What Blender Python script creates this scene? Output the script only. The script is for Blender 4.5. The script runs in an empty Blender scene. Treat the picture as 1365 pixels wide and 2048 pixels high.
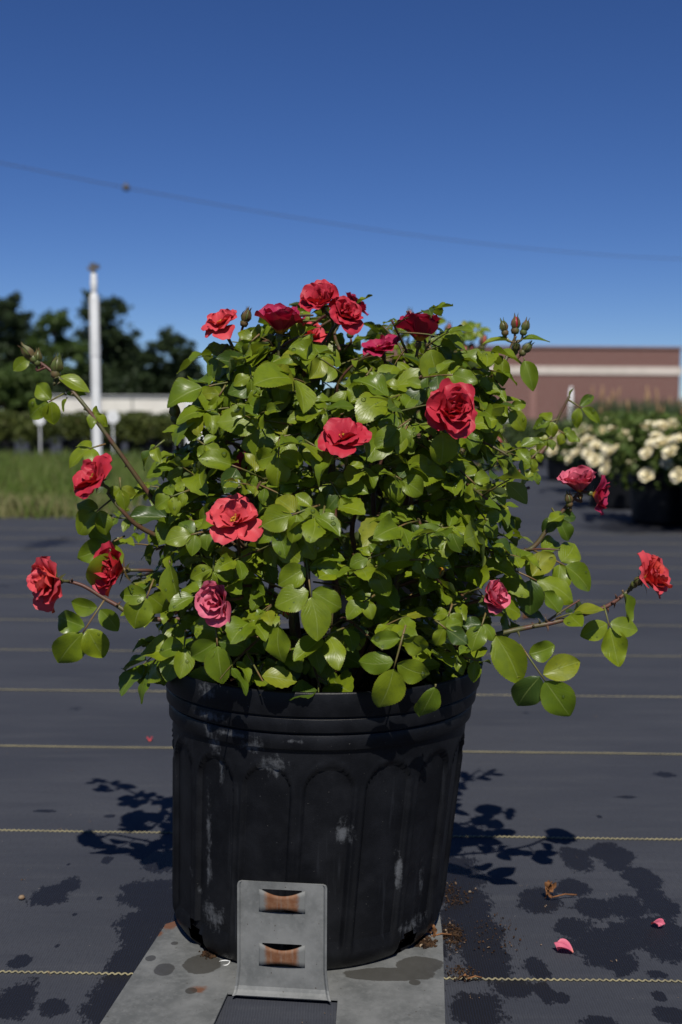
import bpy, bmesh, math, random
import numpy as np
from mathutils import Vector, Matrix, noise as mnoise
R = math.radians
rng = random.Random(7)
scene = bpy.context.scene
col = scene.collection

# ------------------------------------------------------------------ camera
FPX, HC = 2400.0, 0.456
PITCH = math.atan((1024 - 822) / FPX); ROLL = R(0.38)
CP = Vector((0, 0, HC))
fw = Vector((0, math.cos(PITCH), -math.sin(PITCH)))
r0 = Vector((1, 0, 0)); u0 = Vector((0, math.sin(PITCH), math.cos(PITCH)))
rt = r0 * math.cos(ROLL) + u0 * math.sin(ROLL)
up = -r0 * math.sin(ROLL) + u0 * math.cos(ROLL)
cam = bpy.data.cameras.new('camera'); camo = bpy.data.objects.new('camera', cam); col.objects.link(camo)
camo.matrix_world = Matrix(((rt.x, up.x, -fw.x, CP.x), (rt.y, up.y, -fw.y, CP.y), (rt.z, up.z, -fw.z, CP.z), (0, 0, 0, 1)))
cam.sensor_fit = 'VERTICAL'; cam.sensor_height = 36; cam.sensor_width = 24
cam.lens = FPX / 2048 * 36
cam.clip_start = 0.02; cam.clip_end = 2000
cam.dof.use_dof = True; cam.dof.focus_distance = 0.93; cam.dof.aperture_fstop = 8.0
scene.camera = camo

# ------------------------------------------------------------------ sky, sun, exposure
SUN_EL, SUN_AZX = R(50), -0.05          # the sun stands behind the photographer
to_sun = Vector((-SUN_AZX, -math.cos(SUN_EL), math.sin(SUN_EL))).normalized()
world = bpy.data.worlds.new('World'); scene.world = world; world.use_nodes = True
wn = world.node_tree.nodes; wl = world.node_tree.links
bg = wn['Background']; bg.inputs['Strength'].default_value = 0.074
sky = wn.new('ShaderNodeTexSky'); sky.sky_type = 'NISHITA'; sky.sun_disc = False
sky.sun_elevation = SUN_EL; sky.sun_rotation = math.atan2(to_sun.x, to_sun.y)
sky.altitude = 1500; sky.air_density = 0.75; sky.dust_density = 0.0; sky.ozone_density = 6.0
hs = wn.new('ShaderNodeHueSaturation'); hs.inputs['Saturation'].default_value = 1.15; hs.inputs['Hue'].default_value = 0.512
wl.new(sky.outputs[0], hs.inputs['Color']); wl.new(hs.outputs[0], bg.inputs['Color'])
sun = bpy.data.lights.new('sun', 'SUN'); sun.energy = 4.9; sun.angle = R(0.53); sun.color = (1.0, 0.95, 0.87)
suno = bpy.data.objects.new('sun', sun); col.objects.link(suno)
suno.rotation_euler = (-to_sun).to_track_quat('-Z', 'Y').to_euler(); suno.location = (0, -3, 5)
vs = scene.view_settings
vs.view_transform = 'Standard'; vs.look = 'None'; vs.exposure = 0.0; vs.gamma = 1.0; vs.use_curve_mapping = False
scene.render.engine = 'CYCLES'
scene.cycles.use_denoising = True
scene.cycles.max_bounces = 8; scene.cycles.transparent_max_bounces = 8

# ------------------------------------------------------------------ pixel helpers (photo pixel -> place)
def ray(px, py):
    return (fw + rt * ((px - 682.5) / FPX) - up * ((py - 1024) / FPX))
def at(px, py, Y):
    d = ray(px, py); return CP + d * (Y / d.y)
def gp(px, py, z=0.0):
    d = ray(px, py); return CP + d * ((z - HC) / d.z)
def proj(p):
    q = p - CP; zd = q.dot(fw)
    return 682.5 + FPX * q.dot(rt) / zd, 1024 - FPX * q.dot(up) / zd, zd

# ------------------------------------------------------------------ mesh helpers
class MB:
    def __init__(s): s.v = []; s.f = []; s.uv = None; s.mi = []
    def add(s, v, f, mi=0):
        o = len(s.v); s.v += [tuple(p) for p in v]; s.f += [tuple(i + o for i in q) for q in f]; s.mi += [mi] * len(f); return s
    def box(s, c, d, mi=0, M=None):
        x, y, z = d[0] / 2, d[1] / 2, d[2] / 2
        v = [Vector((a * x, b * y, e * z)) for a in (-1, 1) for b in (-1, 1) for e in (-1, 1)]
        if M: v = [M @ p for p in v]
        v = [p + Vector(c) for p in v]
        return s.add(v, [(0, 1, 3, 2), (4, 6, 7, 5), (0, 4, 5, 1), (2, 3, 7, 6), (0, 2, 6, 4), (1, 5, 7, 3)], mi)
    def tube(s, pts, rad, n=6, cap=True, mi=0):
        pts = [Vector(p) for p in pts]
        if not hasattr(rad, '__len__'): rad = [rad] * len(pts)
        v = []; f = []; ref = Vector((0, 0, 1))
        t = (pts[1] - pts[0]).normalized()
        if abs(t.z) > .9: ref = Vector((1, 0, 0))
        a = t.cross(ref).normalized()
        for i, p in enumerate(pts):
            t = (pts[min(i + 1, len(pts) - 1)] - pts[max(i - 1, 0)])
            if t.length < 1e-9: t = Vector((0, 0, 1))
            t.normalize()
            a = (a - t * a.dot(t)).normalized(); b = t.cross(a)
            for k in range(n):
                an = 2 * math.pi * k / n
                v.append(p + (a * math.cos(an) + b * math.sin(an)) * rad[i])
        for i in range(len(pts) - 1):
            for k in range(n):
                f.append((i * n + k, i * n + (k + 1) % n, (i + 1) * n + (k + 1) % n, (i + 1) * n + k))
        if cap:
            f.append(tuple(range(n - 1, -1, -1))); f.append(tuple((len(pts) - 1) * n + k for k in range(n)))
        return s.add(v, f, mi)
    def lathe(s, prof, n=24, c=(0, 0, 0), M=None, mi=0):
        v = []; f = []
        for r, z in prof:
            for k in range(n):
                an = 2 * math.pi * k / n; v.append(Vector((r * math.cos(an), r * math.sin(an), z)))
        for i in range(len(prof) - 1):
            for k in range(n):
                f.append((i * n + k, i * n + (k + 1) % n, (i + 1) * n + (k + 1) % n, (i + 1) * n + k))
        if M: v = [M @ p for p in v]
        return s.add([p + Vector(c) for p in v], f, mi)
    def mesh(s, name, mats, smooth=False):
        m = bpy.data.meshes.new(name); m.from_pydata(s.v, [], s.f)
        for mt in (mats if isinstance(mats, (list, tuple)) else [mats]): m.materials.append(mt)
        if any(s.mi): m.polygons.foreach_set('material_index', s.mi)
        if s.uv is not None:
            uvl = m.uv_layers.new(name='UVMap'); li = np.zeros(len(m.loops), dtype=np.int32)
            m.loops.foreach_get('vertex_index', li)
            uvl.data.foreach_set('uv', np.asarray(s.uv, dtype=np.float32)[li].ravel())
        m.polygons.foreach_set('use_smooth', [smooth] * len(s.f)); m.update()
        return m
    def build(s, name, mats, parent=None, smooth=False, loc=None):
        return link(name, s.mesh(name, mats, smooth), parent, loc)
def link(name, mesh, parent=None, loc=None):
    o = bpy.data.objects.new(name, mesh); col.objects.link(o)
    if parent: o.parent = parent
    if loc is not None: o.location = loc
    return o
def tag(o, label=None, cat=None, group=None, kind=None):
    if label: o['label'] = label
    if cat: o['category'] = cat
    if group: o['group'] = group
    if kind: o['kind'] = kind
    return o
def empty(name, loc=(0, 0, 0)):
    o = bpy.data.objects.new(name, None); col.objects.link(o); o.location = loc; o.empty_display_size = .05; return o
def copy_tree(o, parent=None):
    c = o.copy(); col.objects.link(c); c.parent = parent
    for ch in list(o.children): copy_tree(ch, c)
    return c
def smooth_path(pts, n=6):
    P = [Vector(p) for p in pts]; out = []
    for i in range(len(P) - 1):
        a, b = P[max(i - 1, 0)], P[i]; c, d = P[i + 1], P[min(i + 2, len(P) - 1)]
        for k in range(n):
            t = k / n
            out.append(.5 * ((2 * b) + (c - a) * t + (2 * a - 5 * b + 4 * c - d) * t * t + (3 * b - a - 3 * c + d) * t ** 3))
    out.append(P[-1]); return out
def rv(k=1.0): return Vector((rng.uniform(-k, k), rng.uniform(-k, k), rng.uniform(-k, k)))

# ------------------------------------------------------------------ material helpers
class Mat:
    def __init__(s, name, color=(.5, .5, .5), rough=.6, spec=.5, metal=0.0):
        s.m = bpy.data.materials.new(name); s.m.use_nodes = True; s.t = s.m.node_tree; s.N = s.t.nodes; s.L = s.t.links
        s.b = s.N['Principled BSDF']; s.out = s.N['Material Output']
        s.b.inputs['Base Color'].default_value = (*color, 1); s.b.inputs['Roughness'].default_value = rough
        s.b.inputs['Specular IOR Level'].default_value = spec; s.b.inputs['Metallic'].default_value = metal
    def n(s, t, **kw):
        x = s.N.new('ShaderNode' + t)
        for k, v in kw.items(): setattr(x, k, v)
        return x
    def put(s, sock, v):
        if hasattr(v, 'is_output') or isinstance(v, bpy.types.NodeSocket): s.L.new(v, sock)
        else: sock.default_value = v
    def math(s, op, a, b=0.0, clamp=False):
        x = s.n('Math', operation=op, use_clamp=clamp); s.put(x.inputs[0], a); s.put(x.inputs[1], b); return x.outputs[0]
    def vmath(s, op, a, b=None):
        x = s.n('VectorMath', operation=op); s.put(x.inputs[0], a)
        if b is not None: s.put(x.inputs[1], b)
        return x.outputs['Value'] if op in ('LENGTH', 'DISTANCE', 'DOT_PRODUCT') else x.outputs[0]
    def pos(s): return s.n('NewGeometry').outputs['Position']
    def obj(s): return s.n('TexCoord').outputs['Object']
    def uv(s): return s.n('TexCoord').outputs['UV']
    def noise(s, vec, scale, detail=4.0, rough=.55, dist=0.0):
        x = s.n('TexNoise'); s.put(x.inputs['Vector'], vec); x.inputs['Scale'].default_value = scale
        x.inputs['Detail'].default_value = detail; x.inputs['Roughness'].default_value = rough; x.inputs['Distortion'].default_value = dist
        return x.outputs['Fac']
    def ramp(s, fac, a, b, ca=0.0, cb=1.0):
        x = s.n('MapRange', interpolation_type='SMOOTHSTEP'); s.put(x.inputs[0], fac)
        for i, v in ((1, a), (2, b), (3, ca), (4, cb)): x.inputs[i].default_value = v
        return x.outputs[0]
    def mix(s, fac, a, b, blend='MIX'):
        x = s.n('Mix', data_type='RGBA', blend_type=blend); s.put(x.inputs[0], fac)
        for i, v in ((6, a), (7, b)):
            if isinstance(v, tuple) and len(v) == 3: v = (*v, 1)
            s.put(x.inputs[i], v)
        return x.outputs[2]
    def scl(s, vec, xyz): return s.vmath('MULTIPLY', vec, xyz)
    def base(s, c): s.L.new(c, s.b.inputs['Base Color'])
    def rough(s, c): s.L.new(c, s.b.inputs['Roughness'])
    def bump(s, h, strength=.3, dist=.002):
        x = s.n('Bump'); x.inputs['Strength'].default_value = strength; x.inputs['Distance'].default_value = dist
        s.L.new(h, x.inputs['Height']); s.L.new(x.outputs[0], s.b.inputs['Normal']); return x.outputs[0]
    def spots(s, lst, nz):
        """irregular marks with a place and shape of their own; lst of (centre, radii)"""
        p = s.pos(); res = None
        for c, r in lst:
            d = s.vmath('SUBTRACT', p, tuple(c)); d = s.scl(d, tuple(1 / q for q in r)); l = s.vmath('LENGTH', d)
            v = s.math('SUBTRACT', 1.0, l)
            res = v if res is None else s.math('MAXIMUM', res, v)
        return s.math('ADD', res, nz)
    def translucent(s, color, fac):
        t = s.n('BsdfTranslucent'); s.put(t.inputs[0], color if not isinstance(color, tuple) else (*color, 1))
        mx = s.n('MixShader'); s.put(mx.inputs[0], fac); s.L.new(s.b.outputs[0], mx.inputs[1]); s.L.new(t.outputs[0], mx.inputs[2])
        s.L.new(mx.outputs[0], s.out.inputs[0])

def noisy(name, c1, c2, scale, rough=.7, spec=.3, bump=0.0, coords='obj'):
    m = Mat(name, c1, rough, spec); v = m.obj() if coords == 'obj' else m.pos()
    n = m.noise(v, scale); m.base(m.mix(m.ramp(n, .35, .65), c1, c2))
    if bump: m.bump(n, bump, .01)
    return m.m

# ---- plant materials
def leaf_mat(name, attr, dark=1.0):
    m = Mat(name, (.1, .15, .02), .36, .36)
    if attr:
        a = m.n('Attribute'); a.attribute_name = 'tint'; rnd = a.outputs['Fac']
    else:
        rnd = m.n('ObjectInfo').outputs['Random']
    sep = m.n('SeparateXYZ'); m.L.new(m.uv(), sep.inputs[0]); v, u = sep.outputs[0], sep.outputs[1]
    av = m.math('ABSOLUTE', m.math('SUBTRACT', v, .5))
    rib = m.ramp(av, .012, .03, 1, 0)
    ph = m.math('SUBTRACT', m.math('MULTIPLY', u, 44.0), m.math('MULTIPLY', av, 50.0))
    side = m.ramp(m.math('SINE', ph), .86, 1.0)
    pn = m.noise(m.pos(), 160, 3)
    c = m.mix(rnd, (.084 * dark, .142 * dark, .008), (.192 * dark, .240 * dark, .010))
    c = m.mix(m.ramp(rnd, .90, .99), c, (.20, .215, .016))
    c = m.mix(m.ramp(rnd, .16, .02), c, (.035, .068, .012))
    c = m.mix(m.math('MULTIPLY', m.ramp(pn, .4, .7), .3), c, (.055, .09, .014))
    c = m.mix(m.math('MULTIPLY', side, .12), c, (.18, .24, .04))
    c = m.mix(m.math('MULTIPLY', rib, .42), c, (.25, .30, .08))
    c = m.mix(m.ramp(av, .47, .5, 0, .3), c, (.16, .07, .02))
    bf = m.n('NewGeometry').outputs['Backfacing']
    c2 = m.mix(rib, (.115, .15, .055), (.2, .24, .1))
    m.base(m.mix(bf, c, c2))
    m.rough(m.math('ADD', .24, m.math('MULTIPLY', m.noise(m.pos(), 90, 2), .26)))
    h = m.math('ADD', m.math('MULTIPLY', side, -.6), m.math('MULTIPLY', pn, .8))
    m.bump(m.math('SUBTRACT', h, m.math('MULTIPLY', rib, .8)), .35, .0006)
    m.translucent((.29, .38, .012), .25)
    return m.m
def petal_mat(name, c_in, c_out, c_back, trans, dry=.0):
    m = Mat(name, c_in, .5, .25)
    sep = m.n('SeparateXYZ'); m.L.new(m.uv(), sep.inputs[0]); v, u = sep.outputs[0], sep.outputs[1]
    rnd = m.n('ObjectInfo').outputs['Random']
    nz = m.noise(m.pos(), 220, 3)
    veins = m.noise(m.scl(m.uv(), (26, 2.5, 1)), 1.0, 3)
    c = m.mix(m.ramp(u, .25, .9), c_in, c_out)
    c = m.mix(m.math('MULTIPLY', rnd, .55), c, c_back)
    c = m.mix(m.math('MULTIPLY', m.ramp(veins, .45, .75), .3), c, tuple(x * .55 for x in c_in))
    c = m.mix(m.ramp(m.math('ADD', u, m.math('MULTIPLY', veins, .12)), .30, .12), c, (.72, .36, .03))
    c = m.mix(m.math('MULTIPLY', m.ramp(m.math('ADD', u, m.math('MULTIPLY', nz, .3)), 1.02, 1.2), .65 + dry * .3), c, (.16, .03, .03))
    bf = m.n('NewGeometry').outputs['Backfacing']
    m.base(m.mix(m.math('MULTIPLY', bf, .7), c, c_back))
    m.bump(m.math('ADD', veins, nz), .25, .0008)
    m.translucent(trans, .24)
    return m.m
M = {}
M['leaf'] = leaf_mat('rose_leaf', False); M['foliage'] = leaf_mat('rose_foliage', True)
M['coral'] = petal_mat('petal_coral', (.66, .055, .035), (.74, .085, .06), (.60, .07, .10), (.7, .06, .03))
M['red'] = petal_mat('petal_red', (.52, .022, .03), (.60, .035, .035), (.46, .03, .06), (.6, .02, .02), .4)
M['crimson'] = petal_mat('petal_crimson', (.36, .012, .045), (.40, .016, .05), (.42, .03, .10), (.5, .01, .04), .3)
M['pink'] = petal_mat('petal_pink', (.60, .055, .13), (.66, .10, .16), (.66, .16, .24), (.7, .06, .10))
def stem_mat():
    m = Mat('rose_stem', (.09, .04, .03), .5, .4); n = m.noise(m.pos(), 60, 4)
    m.base(m.mix(m.ramp(n, .40, .62), (.10, .040, .028), (.075, .075, .026))); m.bump(m.noise(m.pos(), 500, 2), .3, .0005); return m.m
M['stem'] = stem_mat()
for k_, c_ in (('coral', (.55, .09, .07)), ('pink', (.55, .12, .14)), ('crimson', (.34, .015, .03)), ('calyx', (.10, .12, .03)), ('stamen', (.45, .22, .02))): M['bud_' + k_] = noisy('bud_' + k_, c_, tuple(x * .6 for x in c_), 150, .45, .4, 0, 'pos')
M['rachis'] = noisy('rose_rachis', (.15, .09, .035), (.09, .11, .025), 80, .5, .4, 0, 'pos')
M['calyx'] = noisy('rose_calyx', (.08, .11, .025), (.11, .07, .03), 90, .5, .4, 0, 'pos')
M['stamen'] = noisy('rose_stamen', (.55, .30, .02), (.35, .15, .02), 300, .6, .3, 0, 'pos')
M['thorn'] = Mat('rose_thorn', (.16, .05, .035), .45, .4).m
dm = Mat('water_drop', (.9, .95, .9), .02, .5); gl = dm.n('BsdfGlossy'); gl.inputs['Roughness'].default_value = .035; tr = dm.n('BsdfTransparent'); tr.inputs[0].default_value = (.97, .98, .96, 1)
fz = dm.n('Fresnel'); fz.inputs[0].default_value = 1.33; mx = dm.n('MixShader'); dm.put(mx.inputs[0], dm.math('ADD', fz.outputs[0], .08)); dm.L.new(tr.outputs[0], mx.inputs[1]); dm.L.new(gl.outputs[0], mx.inputs[2]); dm.L.new(mx.outputs[0], dm.out.inputs[0])
M['drop'] = dm.m
M['white_pvc'] = noisy('white_pvc', (.72, .73, .72), (.60, .61, .60), 6, .45, .4)
M['dark_metal'] = noisy('dark_metal', (.06, .055, .05), (.10, .09, .08), 20, .5, .5)

# ================================================================== GROUND
BASE_Y0 = gp(613, 1855).y
def ground_cloth():
    def axis(lo, hi, f0, f1, fine, coarse):
        a = list(np.arange(f0, f1 + 1e-6, fine)); x = f0; st = fine
        left = []
        while x > lo: st = min(st * 1.25, coarse); x -= st; left.append(x)
        x = f1; st = fine
        while x < hi: st = min(st * 1.25, coarse); x += st; a.append(x)
        return np.array(left[::-1] + a)
    xs = axis(-14, 14, -.42, .42, .0032, 1.0); ys = axis(-2, 32, .76, 1.34, .0032, 1.2)
    X, Y = np.meshgrid(xs, ys); Z = np.zeros_like(X)
    for k, (a, b, c) in enumerate([(7, 3, 1), (3, 9, 2), (15, 11, .6), (2, 5, 3)]):
        Z += .0005 * c * np.sin(a * X + k) * np.cos(b * Y + 2 * k)
    Z = Z * np.clip((np.hypot(X, Y - 1.0) - .15) / .3, 0, 1) * .5 + .004
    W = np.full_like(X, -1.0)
    damp_shade_blobs = [(1155,1730,40,30),(1228,1722,48,34),(1283,1765,42,34),(1312,1808,42,38),(1085,1812,52,32),(1150,1785,44,20),(1185,1822,42,26),(1255,1822,46,36),
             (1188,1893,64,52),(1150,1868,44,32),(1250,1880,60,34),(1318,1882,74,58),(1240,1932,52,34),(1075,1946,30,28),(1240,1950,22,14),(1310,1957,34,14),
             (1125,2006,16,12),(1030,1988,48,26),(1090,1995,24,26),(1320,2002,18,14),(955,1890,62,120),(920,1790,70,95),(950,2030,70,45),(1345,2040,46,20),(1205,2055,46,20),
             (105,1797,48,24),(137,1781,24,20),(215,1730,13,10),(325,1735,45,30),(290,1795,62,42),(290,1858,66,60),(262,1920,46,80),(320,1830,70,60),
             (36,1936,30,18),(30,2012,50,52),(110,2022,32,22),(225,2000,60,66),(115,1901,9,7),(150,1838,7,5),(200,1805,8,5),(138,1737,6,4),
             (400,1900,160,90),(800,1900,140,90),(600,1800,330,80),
             (90,1090,56,7),(30,1162,75,14),(1060,1498,12,4),(1180,1496,12,4),(1030,1475,40,5),(1200,1640,8,5),(1050,1428,14,4),(1310,1428,8,3),(140,1428,30,4),  # damp marks, plus the far left shadow band painted in as a blotch
             (1290,1060,150,10),(1150,1042,70,6),(300,1580,40,3),(220,1640,16,4),(90,1630,30,4),(1250,1600,30,4),(1120,1560,40,3),(1330,1555,30,4),(60,1540,26,4)]  # bands by the white rose pots paint shadow and damp together
    for cx, cy, rx, ry in damp_shade_blobs:
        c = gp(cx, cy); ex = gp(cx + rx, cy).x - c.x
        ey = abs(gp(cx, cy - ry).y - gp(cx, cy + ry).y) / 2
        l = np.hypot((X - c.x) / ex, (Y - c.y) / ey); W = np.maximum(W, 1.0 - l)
    b = MB(); nx, ny = len(xs), len(ys)
    m = bpy.data.meshes.new('ground_cloth')
    V = np.stack([X, Y, Z], -1).reshape(-1, 3)
    i = np.arange(nx * ny).reshape(ny, nx)
    F = np.stack([i[:-1, :-1], i[:-1, 1:], i[1:, 1:], i[1:, :-1]], -1).reshape(-1, 4)
    m.from_pydata(V.tolist(), [], F.tolist()); m.polygons.foreach_set('use_smooth', [True] * len(F))
    at_ = m.attributes.new('wet', 'FLOAT', 'POINT'); at_.data.foreach_set('value', W.ravel().astype(np.float32))  # mask of damp blotches and of the painted far shadow bands
    mt = Mat('woven_ground_cloth', (.06, .066, .085), .75, .35)
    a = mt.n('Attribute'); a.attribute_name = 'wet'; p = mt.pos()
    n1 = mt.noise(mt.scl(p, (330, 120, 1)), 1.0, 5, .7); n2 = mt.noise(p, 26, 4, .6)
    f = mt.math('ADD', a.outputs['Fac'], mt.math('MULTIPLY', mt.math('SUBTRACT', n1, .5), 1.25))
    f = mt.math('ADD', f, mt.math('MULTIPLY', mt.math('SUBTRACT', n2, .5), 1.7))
    wet = mt.ramp(f, .10, .24)  # covers real damp and the shade painted into the far cloth
    big = mt.noise(mt.scl(p, (2.0, 5.0, 1)), 1.0, 5, .6); fine = mt.noise(mt.scl(p, (420, 90, 1)), 1.0, 3, .7)
    streak = mt.noise(mt.scl(p, (5, 40, 1)), 1.0, 4, .6)
    wv = mt.n('TexWave', wave_type='BANDS', bands_direction='X'); mt.put(wv.inputs['Vector'], p)
    wv.inputs['Scale'].default_value = 150; wv.inputs['Distortion'].default_value = 1.2; wv.inputs['Detail'].default_value = 2
    c = mt.mix(mt.ramp(big, .3, .7), (.036, .040, .052), (.056, .060, .072))
    c = mt.mix(mt.math('MULTIPLY', mt.ramp(streak, .5, .75), .35), c, (.082, .086, .094))
    c = mt.mix(mt.math('MULTIPLY', mt.ramp(streak, .42, .25), .5), c, (.026, .029, .040))
    c = mt.mix(mt.math('MULTIPLY', mt.ramp(fine, .42, .7), .4), c, (.03, .032, .042))
    c = mt.mix(mt.math('MULTIPLY', wv.outputs['Fac'], .42), c, (.025, .027, .035))
    dust = mt.noise(p, 330, 2, .5); c = mt.mix(mt.ramp(dust, .77, .81), c, (.30, .26, .22))
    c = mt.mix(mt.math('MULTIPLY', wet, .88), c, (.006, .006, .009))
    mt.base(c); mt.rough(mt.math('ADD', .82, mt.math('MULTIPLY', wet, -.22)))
    mt.bump(mt.math('ADD', mt.math('MULTIPLY', wv.outputs['Fac'], .6), fine), .55, .0012)
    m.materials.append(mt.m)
    o = link('ground_cloth', m); tag(o, 'dark woven ground cloth with wet and painted-shade blotches under the potted rose', 'ground', kind='structure'); return o
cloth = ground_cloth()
# wide land under everything
b = MB(); b.add([(-900, -60, -.02), (900, -60, -.02), (900, 1500, -.02), (-900, 1500, -.02)], [(0, 1, 2, 3)])
gm = noisy('dry_land', (.07, .075, .04), (.10, .09, .055), .3, .9, .1, 0, 'pos')
tag(b.build('ground', gm), 'flat land reaching to the horizon', 'ground', kind='structure')

# seam threads stitched into the cloth (parts of the cloth)
tm = noisy('seam_thread', (.27, .24, .14), (.20, .18, .115), 30, .7, .2, 0, 'pos')
def seam(i, y_c):
    b = MB(); d = 1095 / (y_c - 822); c = gp(682, y_c); th = R(1.0)
    half = .42 + .36 * d if i >= 0 else .7
    amp, per, sub = (.0010, .0052, 6) if d < 1.7 else (.0011, .011, 4)
    if d > 3: amp, per, sub = 0, .25, 1
    n = int(2 * half / per * sub)
    pts = []
    for k in range(n + 1):
        x = -half + 2 * half * k / n
        ph = 2 * math.pi * k / sub
        w = max(-1, min(1, 1.6 * math.sin(ph)))
        pts.append((x, c.y - x * math.tan(th) + amp * w + .0012 * math.sin(3.1 * x + i) + .0006 * math.sin(23 * x + 2 * i), .0050 + .0004 * math.cos(ph)))
    b.tube(pts, .00085 if d < 2.1 else .0006, 4 if d < 3 else 3, False)
    return b.build('seam_thread', tm, cloth, True)
for i, d in enumerate([.957 + .3205 * k for k in range(-1, 12)]):
    seam(i, 822 + 1095 / d)

# ================================================================== POT
PC = Vector((gp(613, 1855).x, BASE_Y0 + .008, 0))
POT_H, POT_R, BASE_R = .2335, .1385, .1185
SHEAR = .060
PZ = .0086
M['pot'] = None
def pot_material(front_marks=True):
    m = Mat('black_pot_plastic', (.008, .009, .011), .42, .22); p = m.pos()
    n = m.noise(p, 40, 5, .6); fl = m.noise(p, 700, 2, .5); vs_ = m.noise(m.scl(p, (120, 120, 6)), 1.0, 4, .6)
    c = m.mix(m.ramp(n, .35, .75), (.0038, .0042, .0055), (.0085, .0092, .0115))
    c = m.mix(m.math('MULTIPLY', m.ramp(vs_, .60, .9), .35), c, (.06, .066, .078))
    if front_marks:
        def A(x, y, rx, ry): return (at(x, y, PC.y - .115), (rx / 2400 * .93, .09, ry / 2400 * .93))
        sp = [A(425,1500,16,48),A(440,1555,10,42),A(412,1470,14,22),A(545,1525,42,30),A(505,1490,36,24),A(470,1470,60,10),A(415,1440,46,12),A(585,1472,30,8),A(372,1785,12,14),A(390,1815,13,20),A(410,1390,26,26),A(690,1660,26,40),A(800,1760,12,60),A(850,1800,10,70),A(410,1700,10,160),A(420,1860,40,40),A(840,1890,60,30),A(640,1955,200,14)]
        nz = m.math('ADD', m.math('MULTIPLY', m.math('SUBTRACT', m.noise(p, 110, 6, .75), .5), 2.4), m.math('MULTIPLY', m.math('SUBTRACT', m.noise(m.scl(p, (260, 260, 60)), 1.0, 4, .6), .5), 1.2))
        s = m.ramp(m.spots(sp, nz), .22, 1.05)
        c = m.mix(m.math('MULTIPLY', s, .62), c, (.12, .128, .14))
        m.rough(m.math('ADD', m.math('ADD', .36, m.math('MULTIPLY', n, .16)), m.math('MULTIPLY', s, .35)))
    c = m.mix(m.ramp(fl, .74, .79), c, (.09, .088, .082))
    m.base(c); m.bump(m.math('ADD', fl, n), .18, .0007)
    return m.m
M['pot'] = pot_material(True); M['pot_plain'] = pot_material(False)
def pot_mesh(nseg, detail, Rr, Rb, H, shear, mat, holes=True):
    prof = []   # outer wall bottom to top then lip and inside
    wall_top = H * .795
    zs = [0, .004, .010, .018] + list(np.linspace(.028, wall_top, 46 if detail else 5))
    def wr(z): return Rb + (Rr * .925 - Rb) * (z / wall_top)
    for z in zs:
        r = wr(z)
        if z < .018: r -= .010 * (1 - z / .018) ** 2
        prof.append((r, z, True))
    s = Rr / .1385; h = H / .2335
    def P(r, z): prof.append((r * s, z * h, False))
    for r, z in [(.1285, .1862), (.1312, .1868), (.1316, .1872), (.1322, .1985), (.1318, .1990), (.1306, .1994), (.1308, .2004), (.1342, .2010), (.1346, .2018), (.1352, .2115), (.1350, .2120), (.1338, .2124), (.1340, .2134), (.1366, .2140), (.1370, .2148),
                 (.1385, .2322), (.1380, .2334), (.1370, .2338), (.1360, .2334), (.1352, .2320), (.1336, .2150), (.1305, .2000), (.1270, .1860)]: P(r, z)
    for z in np.linspace(.17, .02, 6): prof.append((wr(z * h) - .003, z * h, False))
    v = []; f = []; npan = 16
    for r, z, wall in prof:
        for k in range(nseg):
            an = 2 * math.pi * k / nseg
            rr = r
            if wall and detail and z > .018:
                q = ((an / (2 * math.pi) * npan + .27) % 1.0) - .5
                hw = .395; topz = wall_top - .014
                e = abs(q) / hw
                za = topz - .022 * (1 - math.sqrt(max(0, 1 - min(e, 1) ** 2)))
                d1 = (hw - abs(q)) * 2 * math.pi / npan * r
                d2 = (za - z)
                dd = min(d1, d2 * .8)
                t = max(0, min(1, (dd + .0012) / .0028)); t = t * t * (3 - 2 * t)
                rr = r - .0034 * t + .0012 * math.exp(-((dd + .002) / .0012) ** 2)
            v.append((rr * math.cos(an) + shear * z, rr * math.sin(an), z))
    hole_an = [R(270 - 50), R(270 + 46), R(270 + 130), R(270 - 140)]
    for i in range(len(prof) - 1):
        for k in range(nseg):
            an = 2 * math.pi * (k + .5) / nseg; z = (prof[i][1] + prof[i + 1][1]) / 2
            if holes and i < 30:
                if any(((((an - a + math.pi) % (2 * math.pi)) - math.pi) * Rb / .011) ** 2 + ((z - .006) / .020) ** 2 < 1 for a in hole_an): continue
            f.append((i * nseg + k, i * nseg + (k + 1) % nseg, (i + 1) * nseg + (k + 1) % nseg, (i + 1) * nseg + k))
    f.append(tuple(range(nseg - 1, -1, -1)))
    b = MB(); b.add(v, f); return b.mesh('pot_wall', mat, True)
pot = empty('nursery_pot', PC + Vector((0, 0, PZ)))
tag(pot, 'scuffed black plastic nursery pot holding the red rose in front', 'plant pot')
link('pot_body', pot_mesh(512, True, POT_R, BASE_R, POT_H, SHEAR, M['pot']), pot)
sm = Mat('potting_soil', (.03, .018, .01), .95, .1); n = sm.noise(sm.pos(), 130, 5, .7)
cc = sm.mix(sm.ramp(n, .35, .7), (.016, .010, .007), (.075, .042, .022)); vo = sm.n('TexVoronoi'); vo.inputs['Scale'].default_value = 260; sm.put(vo.inputs['Vector'], sm.pos())
cc = sm.mix(sm.ramp(sm.noise(sm.pos(), 210, 1), .70, .74), cc, (.35, .26, .17)); sm.base(cc); sm.bump(n, 1.0, .004)
M['soil'] = sm.m
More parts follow.
